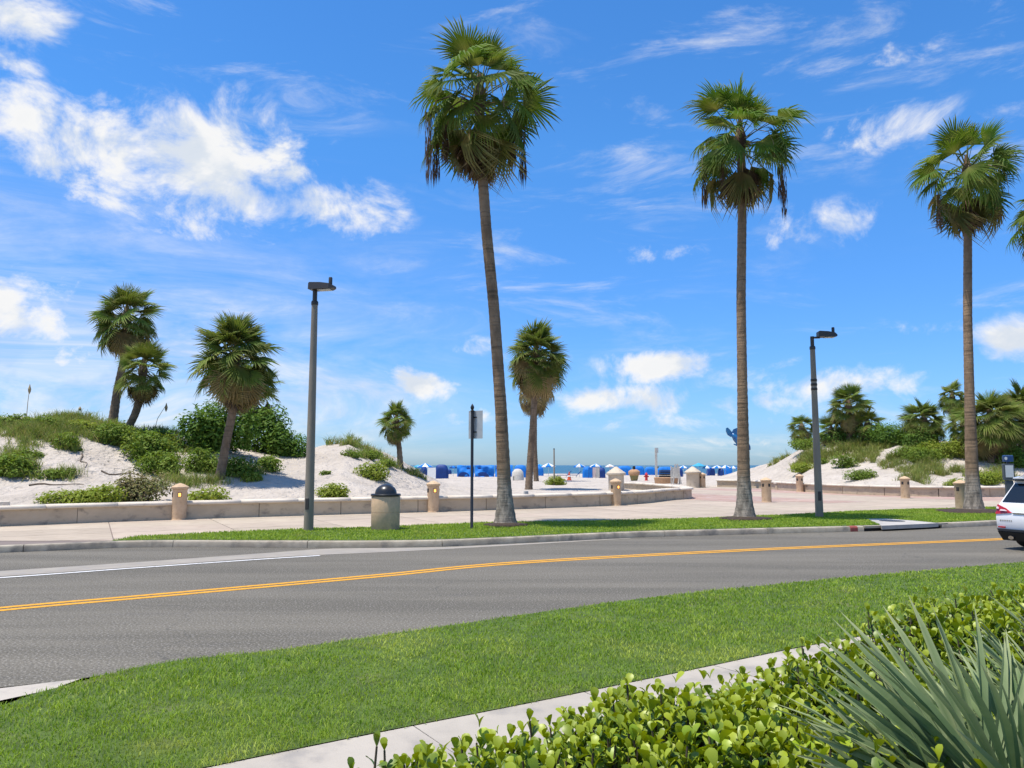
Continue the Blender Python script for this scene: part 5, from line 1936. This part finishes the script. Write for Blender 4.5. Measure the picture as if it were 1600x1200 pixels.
    slabm('bumper_trim', 'car_trim', [(.03, -.80, .40), (.03, .80, .40), (.0, .80, .455), (.0, -.80, .455)], (-.03, 0, 0))
    slabm('lower_bumper', 'car_black', [(.14, -.78, .21), (.14, .78, .21), (.02, .80, .398), (.02, -.80, .398)], (-.03, 0, -.01))
    slabm('chrome_strip', 'chrome', [(.03, -.44, .79), (.03, .44, .79), (.03, .44, .815), (.03, -.44, .815)], (-.03, 0, 0))
    pl = slabm('licence_plate', 'plate', [(.015, -.155, .60), (.015, .155, .60), (.02, .155, .755), (.02, -.155, .755)], (-.03, 0, 0))
    slabm('plate_frame', 'car_black', [(.018, -.175, .585), (.018, .175, .585), (.023, .175, .77), (.023, -.175, .77)], (-.022, 0, 0), pl)
    # bow-tie shaped badge above the plate, model lettering left of it
    slabm('badge', 'car_black', [(.05, -.09, .862), (.05, -.03, .862), (.05, -.03, .852), (.05, .03, .852), (.05, .03, .862), (.05, .09, .862), (.05, .075, .888), (.05, .03, .888), (.05, .03, .898), (.05, -.03, .898), (.05, -.03, .888), (.05, -.075, .888)], (-.045, 0, 0))
    for k in range(7):
        slabm('badge_letter', 'chrome', [(.02, .74 - k * .042, .625), (.02, .715 - k * .042, .625), (.02, .715 - k * .042, .65), (.02, .74 - k * .042, .65)], (-.022, 0, 0))
    for s in (.52, -.52):
        mb = MB()
        M = Matrix.Translation((.04, s, .27)) @ Matrix.Rotation(R(90), 4, 'Y')
        rgz = [[tuple(M @ Vector((rr_ * .8 * math.cos(j * math.pi / 6), rr_ * 1.3 * math.sin(j * math.pi / 6), z))) for j in range(12)] for rr_, z in ((.05, -.03), (.05, .18))]
        mb.loft(rgz)
        mb.build('exhaust', 'chrome', r)
    for wx in (.95, 3.65):
        for s in (1, -1):
            M = Matrix.Translation((wx, s * .80, .345)) @ Matrix.Rotation(R(90), 4, 'X')
            mb = MB()
            prof = [(.22, -.105), (.30, -.115), (.335, -.10), (.345, -.07), (.345, .07), (.335, .10), (.30, .115), (.22, .105)]
            mb.loft([[tuple(M @ Vector((rr_ * math.cos(j * math.pi / 16), rr_ * math.sin(j * math.pi / 16), z))) for j in range(32)] for rr_, z in prof])
            wh = mb.build('wheel', 'tyre', r, True)
            mb = MB()
            f = -s
            for k in range(5):
                a = k * 2 * math.pi / 5
                MM = M @ Matrix.Rotation(a, 4, 'Z')
                mb.box((.03, -.035, min(f * .09, f * .118)), (.225, .035, max(f * .09, f * .118)), MM)
            mb.lathe  # spokes meet in the hub
            mb.loft([[tuple(M @ Vector((rr_ * math.cos(j * math.pi / 8), rr_ * math.sin(j * math.pi / 8), z))) for j in range(16)] for rr_, z in ((.06, f * .08), (.06, f * .125))])
            rim = mb.build('rim', 'rim', wh)
            mb = MB()
            mb.loft([[tuple(M @ Vector((rr_ * math.cos(R(a)), rr_ * math.sin(R(a)), z))) for rr_, z in ((.36, f * .07), (.43, f * .07), (.43, f * .128), (.36, f * .128))] for a in range(-8, 189, 14)])
            mb.build('wheel_arch', 'car_black', r)
    return r


build_car()


# ------------------------------------------------------------------ hedge in the foreground
def leaf_template():
    """thick spoon shaped leaf: length along +X, slightly folded and cupped"""
    xs = [0, .18, .45, .72, .92, 1.0]
    ws = [.04, .12, .25, .33, .24, .03]
    vs = []
    for x_, w_ in zip(xs, ws):
        z = .10 * math.sin(x_ * 2.6) - .08 * x_ * x_
        vs += [(x_, -w_, z + w_ * .22), (x_, 0, z), (x_, w_, z + w_ * .22)]
    fs = []
    for i in range(5):
        a = i * 3
        fs += [(a, a + 3, a + 4, a + 1), (a + 1, a + 4, a + 5, a + 2)]
    return np.array(vs), fs


LV, LF = leaf_template()
HD = np.array([.82, .572])
HN = np.array([-.572, .82])
H0 = np.array([-.60, 3.02])


def build_hedge():
    rng = np.random.default_rng(77)
    root = thing('hedge', 'glossy round leaved green hedge in the foreground beside the near sidewalk', 'hedge', (H0[0], H0[1], 0))
    leaves = []
    n_stem = 0
    twig = MB()
    tries = 8000
    for _ in range(tries):
        s = rng.uniform(-.30, 8.2)
        dpt = rng.uniform(-1.75, .02)
        p = H0 + HD * s + HN * dpt
        dist = math.hypot(p[0], p[1])
        if dist < 1.5 or abs(p[0]) > .75 * p[1] + .5:
            continue
        if dist > 4.5 and rng.random() < .35:
            continue
        top = .645 + .050 * max(s, 0) + .06 * math.sin(s * 2.1) + .05 * math.sin(s * 5.3 + 1) + rng.normal(0, .035)
        edge = min(1.0, (.02 - dpt) / .30)
        top *= .80 + .20 * math.sqrt(max(edge, 0))
        if rng.random() < .12:
            top += rng.uniform(.03, .12)
        lean = rng.normal(0, .10, 2) + HN * (.12 if dpt > -.25 else 0)
        base = np.array([p[0], p[1], top - .34])
        tipp = base + np.array([lean[0] * .34, lean[1] * .34, .34])
        if rng.random() < .25:
            twig.tube([tuple(base - np.array([H0[0], H0[1], 0])), tuple(tipp - np.array([H0[0], H0[1], 0]))], [.007, .004], 4)
        a0 = rng.uniform(0, 6.28)
        nl = 5
        for k in range(nl):
            t = k / (nl - 1)
            c = base + (tipp - base) * (.15 + .85 * t)
            for side in (0, math.pi):
                az = a0 + k * 1.57 + side + rng.normal(0, .25)
                el = (.15 + .95 * t ** 1.5) + rng.normal(0, .22)
                L = rng.uniform(.042, .080) * (1.0 - .22 * (t > .95))
                leaves.append((c, az, el, rng.normal(0, .35), L, t, dist))
    N = len(leaves)
    C = np.array([l[0] for l in leaves])
    az = np.array([l[1] for l in leaves])
    el = np.array([l[2] for l in leaves])
    ro = np.array([l[3] for l in leaves])
    L = np.array([l[4] for l in leaves])
    T = np.array([l[5] for l in leaves])
    # the ones that show largest become leaves of their own
    view = C[:, 1] * math.cos(PITCH) + (C[:, 2] - CAM_H) * math.sin(PITCH)
    up = -C[:, 1] * math.sin(PITCH) + (C[:, 2] - CAM_H) * math.cos(PITCH)
    u = 800 + FPX * C[:, 0] / view
    v = 600 - FPX * up / view
    score = L / np.maximum(view, .3) * (T > .6) * ((u > 520) & (u < 1600) & (v < 1195) & (v > 0)) * (C[:, 2] > .56)
    score[(u > 1330) & (v > 1000)] = 0
    order = np.argsort(-score)
    single = set(order[:300].tolist())
    one = MB()
    one.v = [tuple(p) for p in LV]
    one.f = LF
    one.mi = [0] * len(LF)
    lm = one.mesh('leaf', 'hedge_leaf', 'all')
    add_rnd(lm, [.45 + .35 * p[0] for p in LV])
    rest = [i for i in range(N) if i not in single]
    for i in single:
        o = link('leaf', lm, root, C[i] - np.array([H0[0], H0[1], 0]), Euler((ro[i], -el[i], az[i]), 'XYZ'), float(L[i]))
    rest = np.array(rest)
    ca, sa = np.cos(az[rest]), np.sin(az[rest])
    ce, se = np.cos(el[rest]), np.sin(el[rest])
    cr, sr = np.cos(ro[rest]), np.sin(ro[rest])
    fx = np.stack([ca * ce, sa * ce, se], 1)
    fy0 = np.stack([-sa, ca, np.zeros_like(sa)], 1)
    fz0 = np.cross(fx, fy0)
    fy = fy0 * cr[:, None] + fz0 * sr[:, None]
    fz = np.cross(fx, fy)
    n = len(rest)
    V = (C[rest] - np.array([H0[0], H0[1], 0]))[:, None, :] + L[rest][:, None, None] * (LV[None, :, 0:1] * fx[:, None, :] + LV[None, :, 1:2] * fy[:, None, :] + LV[None, :, 2:3] * fz[:, None, :])
    V = V.reshape(-1, 3)
    lf = np.array(LF)
    loops = ((np.arange(n) * len(LV))[:, None, None] + lf[None]).ravel()
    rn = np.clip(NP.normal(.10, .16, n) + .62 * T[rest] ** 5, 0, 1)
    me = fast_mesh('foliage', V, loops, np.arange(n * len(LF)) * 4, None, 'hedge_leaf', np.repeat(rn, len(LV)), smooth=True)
    f = link('foliage', me, root)
    f['kind'] = 'stuff'
    tw = twig.build('twigs', 'stem', root)
    tw['kind'] = 'stuff'
    # inner leaves closing the hedge body, painted darker to imitate shade in the gaps
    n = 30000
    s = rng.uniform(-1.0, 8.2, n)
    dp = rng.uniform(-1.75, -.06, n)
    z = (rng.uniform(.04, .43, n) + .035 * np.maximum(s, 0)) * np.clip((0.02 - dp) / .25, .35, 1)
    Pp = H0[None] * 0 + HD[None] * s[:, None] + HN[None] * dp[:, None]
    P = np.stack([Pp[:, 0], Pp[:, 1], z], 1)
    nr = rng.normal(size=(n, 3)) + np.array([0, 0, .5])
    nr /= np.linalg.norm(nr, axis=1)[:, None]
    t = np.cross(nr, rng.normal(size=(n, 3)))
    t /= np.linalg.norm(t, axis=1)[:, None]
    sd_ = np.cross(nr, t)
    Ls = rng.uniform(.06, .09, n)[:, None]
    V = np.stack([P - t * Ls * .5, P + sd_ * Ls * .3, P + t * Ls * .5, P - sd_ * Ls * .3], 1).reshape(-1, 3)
    me = fast_mesh('inner_foliage', V, np.arange(n * 4), np.arange(n) * 4, None, 'hedge_leaf_shaded', np.repeat(rng.random(n) * .5, 4))
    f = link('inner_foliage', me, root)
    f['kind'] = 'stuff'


build_hedge()
bed = [tuple(H0 + HD * a + HN * b_) for a, b_ in ((-9, .10), (24, .10), (24, -6), (-9, -6))]
sheet('planting_bed', bed, -.02, 'mulch')


# ------------------------------------------------------------------ silver palmetto at the right
def blade_fan(name, nb, L, S, rng, cup=.25, droop=.18, stem=.5):
    """stiff palmetto leaf: long narrow folded blades from one hub on a stem"""
    mb = MB()
    vs, fs, rn = [], [], []
    w = .016
    for i, t in enumerate((0, .5, 1)):
        x_ = stem * t
        vs += [(x_, -w * .6, 0), (x_, w * .6, 0), (x_, 0, w * .6)]
    for i in range(2):
        for j in range(3):
            a, b_ = i * 3 + j, i * 3 + (j + 1) % 3
            fs.append((a, b_, b_ + 3, a + 3))
    rn += [.8] * len(vs)
    hub = len(vs) - 1
    hx = stem
    for i in range(nb):
        th = R(-S + 2 * S * i / (nb - 1)) + rng.gauss(0, .035)
        l = L * (.72 + .28 * math.cos(th * .7)) * rng.uniform(.88, 1.06)
        d = Vector((math.cos(th), math.sin(th), 0))
        sd2 = Vector((-math.sin(th), math.cos(th), 0))
        tw = rng.gauss(0, .35)
        dr = droop * rng.uniform(.3, 1.6)
        cupz = cup * abs(math.sin(th))
        ring = []
        for t, ww in ((.06, .0045), (.30, .0125), (.58, .016), (.82, .010)):
            c = Vector((hx, 0, 0)) + d * (l * t) + Vector((0, 0, cupz * l * t - dr * l * t * t))
            v2 = (sd2 * math.cos(tw) + Vector((0, 0, 1)) * math.sin(tw)) * ww
            up_ = (Vector((0, 0, 1)) * math.cos(tw) - sd2 * math.sin(tw)) * ww * .45
            ring.append((c - v2 + up_, c - up_ * .4, c + v2 + up_))
        tipp = Vector((hx, 0, 0)) + d * l + Vector((0, 0, cupz * l - dr * l))
        b0_ = len(vs)
        for a in ring:
            vs += [tuple(q_) for q_ in a]
        vs.append(tuple(tipp))
        bb = rng.random() * .5
        rn += [bb + .1, bb * .3, bb + .1] + [bb * .9, bb * .3, bb * .9] + [bb * .8, bb * .2, bb * .8] + [bb + .1, bb * .4, bb + .1] + [.9]
        fs += [(hub, b0_, b0_ + 1), (hub, b0_ + 1, b0_ + 2)]
        for k in range(3):
            o_2 = b0_ + k * 3
            fs += [(o_2, o_2 + 3, o_2 + 4, o_2 + 1), (o_2 + 1, o_2 + 4, o_2 + 5, o_2 + 2)]
        o_2 = b0_ + 9
        fs += [(o_2, b0_ + 12, o_2 + 1), (o_2 + 1, b0_ + 12, o_2 + 2)]
    mb.v, mb.f, mb.mi = vs, fs, [0] * len(fs)
    me = mb.mesh(name, 'silver_blade')
    add_rnd(me, rn)
    return me


def palmetto(label, base, fans, seed):
    rng = random.Random(seed)
    root = thing('palmetto', label, 'palmetto', base)
    mb = MB()
    mb.lathe([(.12, -.02), (.14, .15), (.10, .32), (.03, .4)], 10)
    mb.build('stump', 'silver_stem', root, True)
    FM = [blade_fan('frond', 30, .64, s, rng, c, d, .46) for s, c, d in ((78, .25, .12), (88, .1, .2), (70, .4, .1), (95, .2, .28))]
    for azm, el, roll, sc in fans:
        link('frond', rng.choice(FM), root, (0, 0, .22), Euler((R(roll), R(-el), R(azm)), 'XYZ'), sc)


rgp = random.Random(3)
fans = []
for i in range(24):
    t = i / 23
    fans.append((i * 137.5 + rgp.uniform(-15, 15), 76 - 62 * t + rgp.uniform(-8, 8), rgp.uniform(-40, 40), rgp.uniform(.9, 1.12)))
palmetto('silver green palmetto with long stiff blades in the bottom right corner', (1.76, 2.62, .03), fans, 8)
fans = [(i * 137.5 + rgp.uniform(-15, 15), 76 - 58 * i / 17 + rgp.uniform(-8, 8), rgp.uniform(-40, 40), rgp.uniform(.85, 1.05)) for i in range(18)]
palmetto('silver green palmetto behind the corner one at the right edge', (2.5, 3.2, .10), fans, 9)
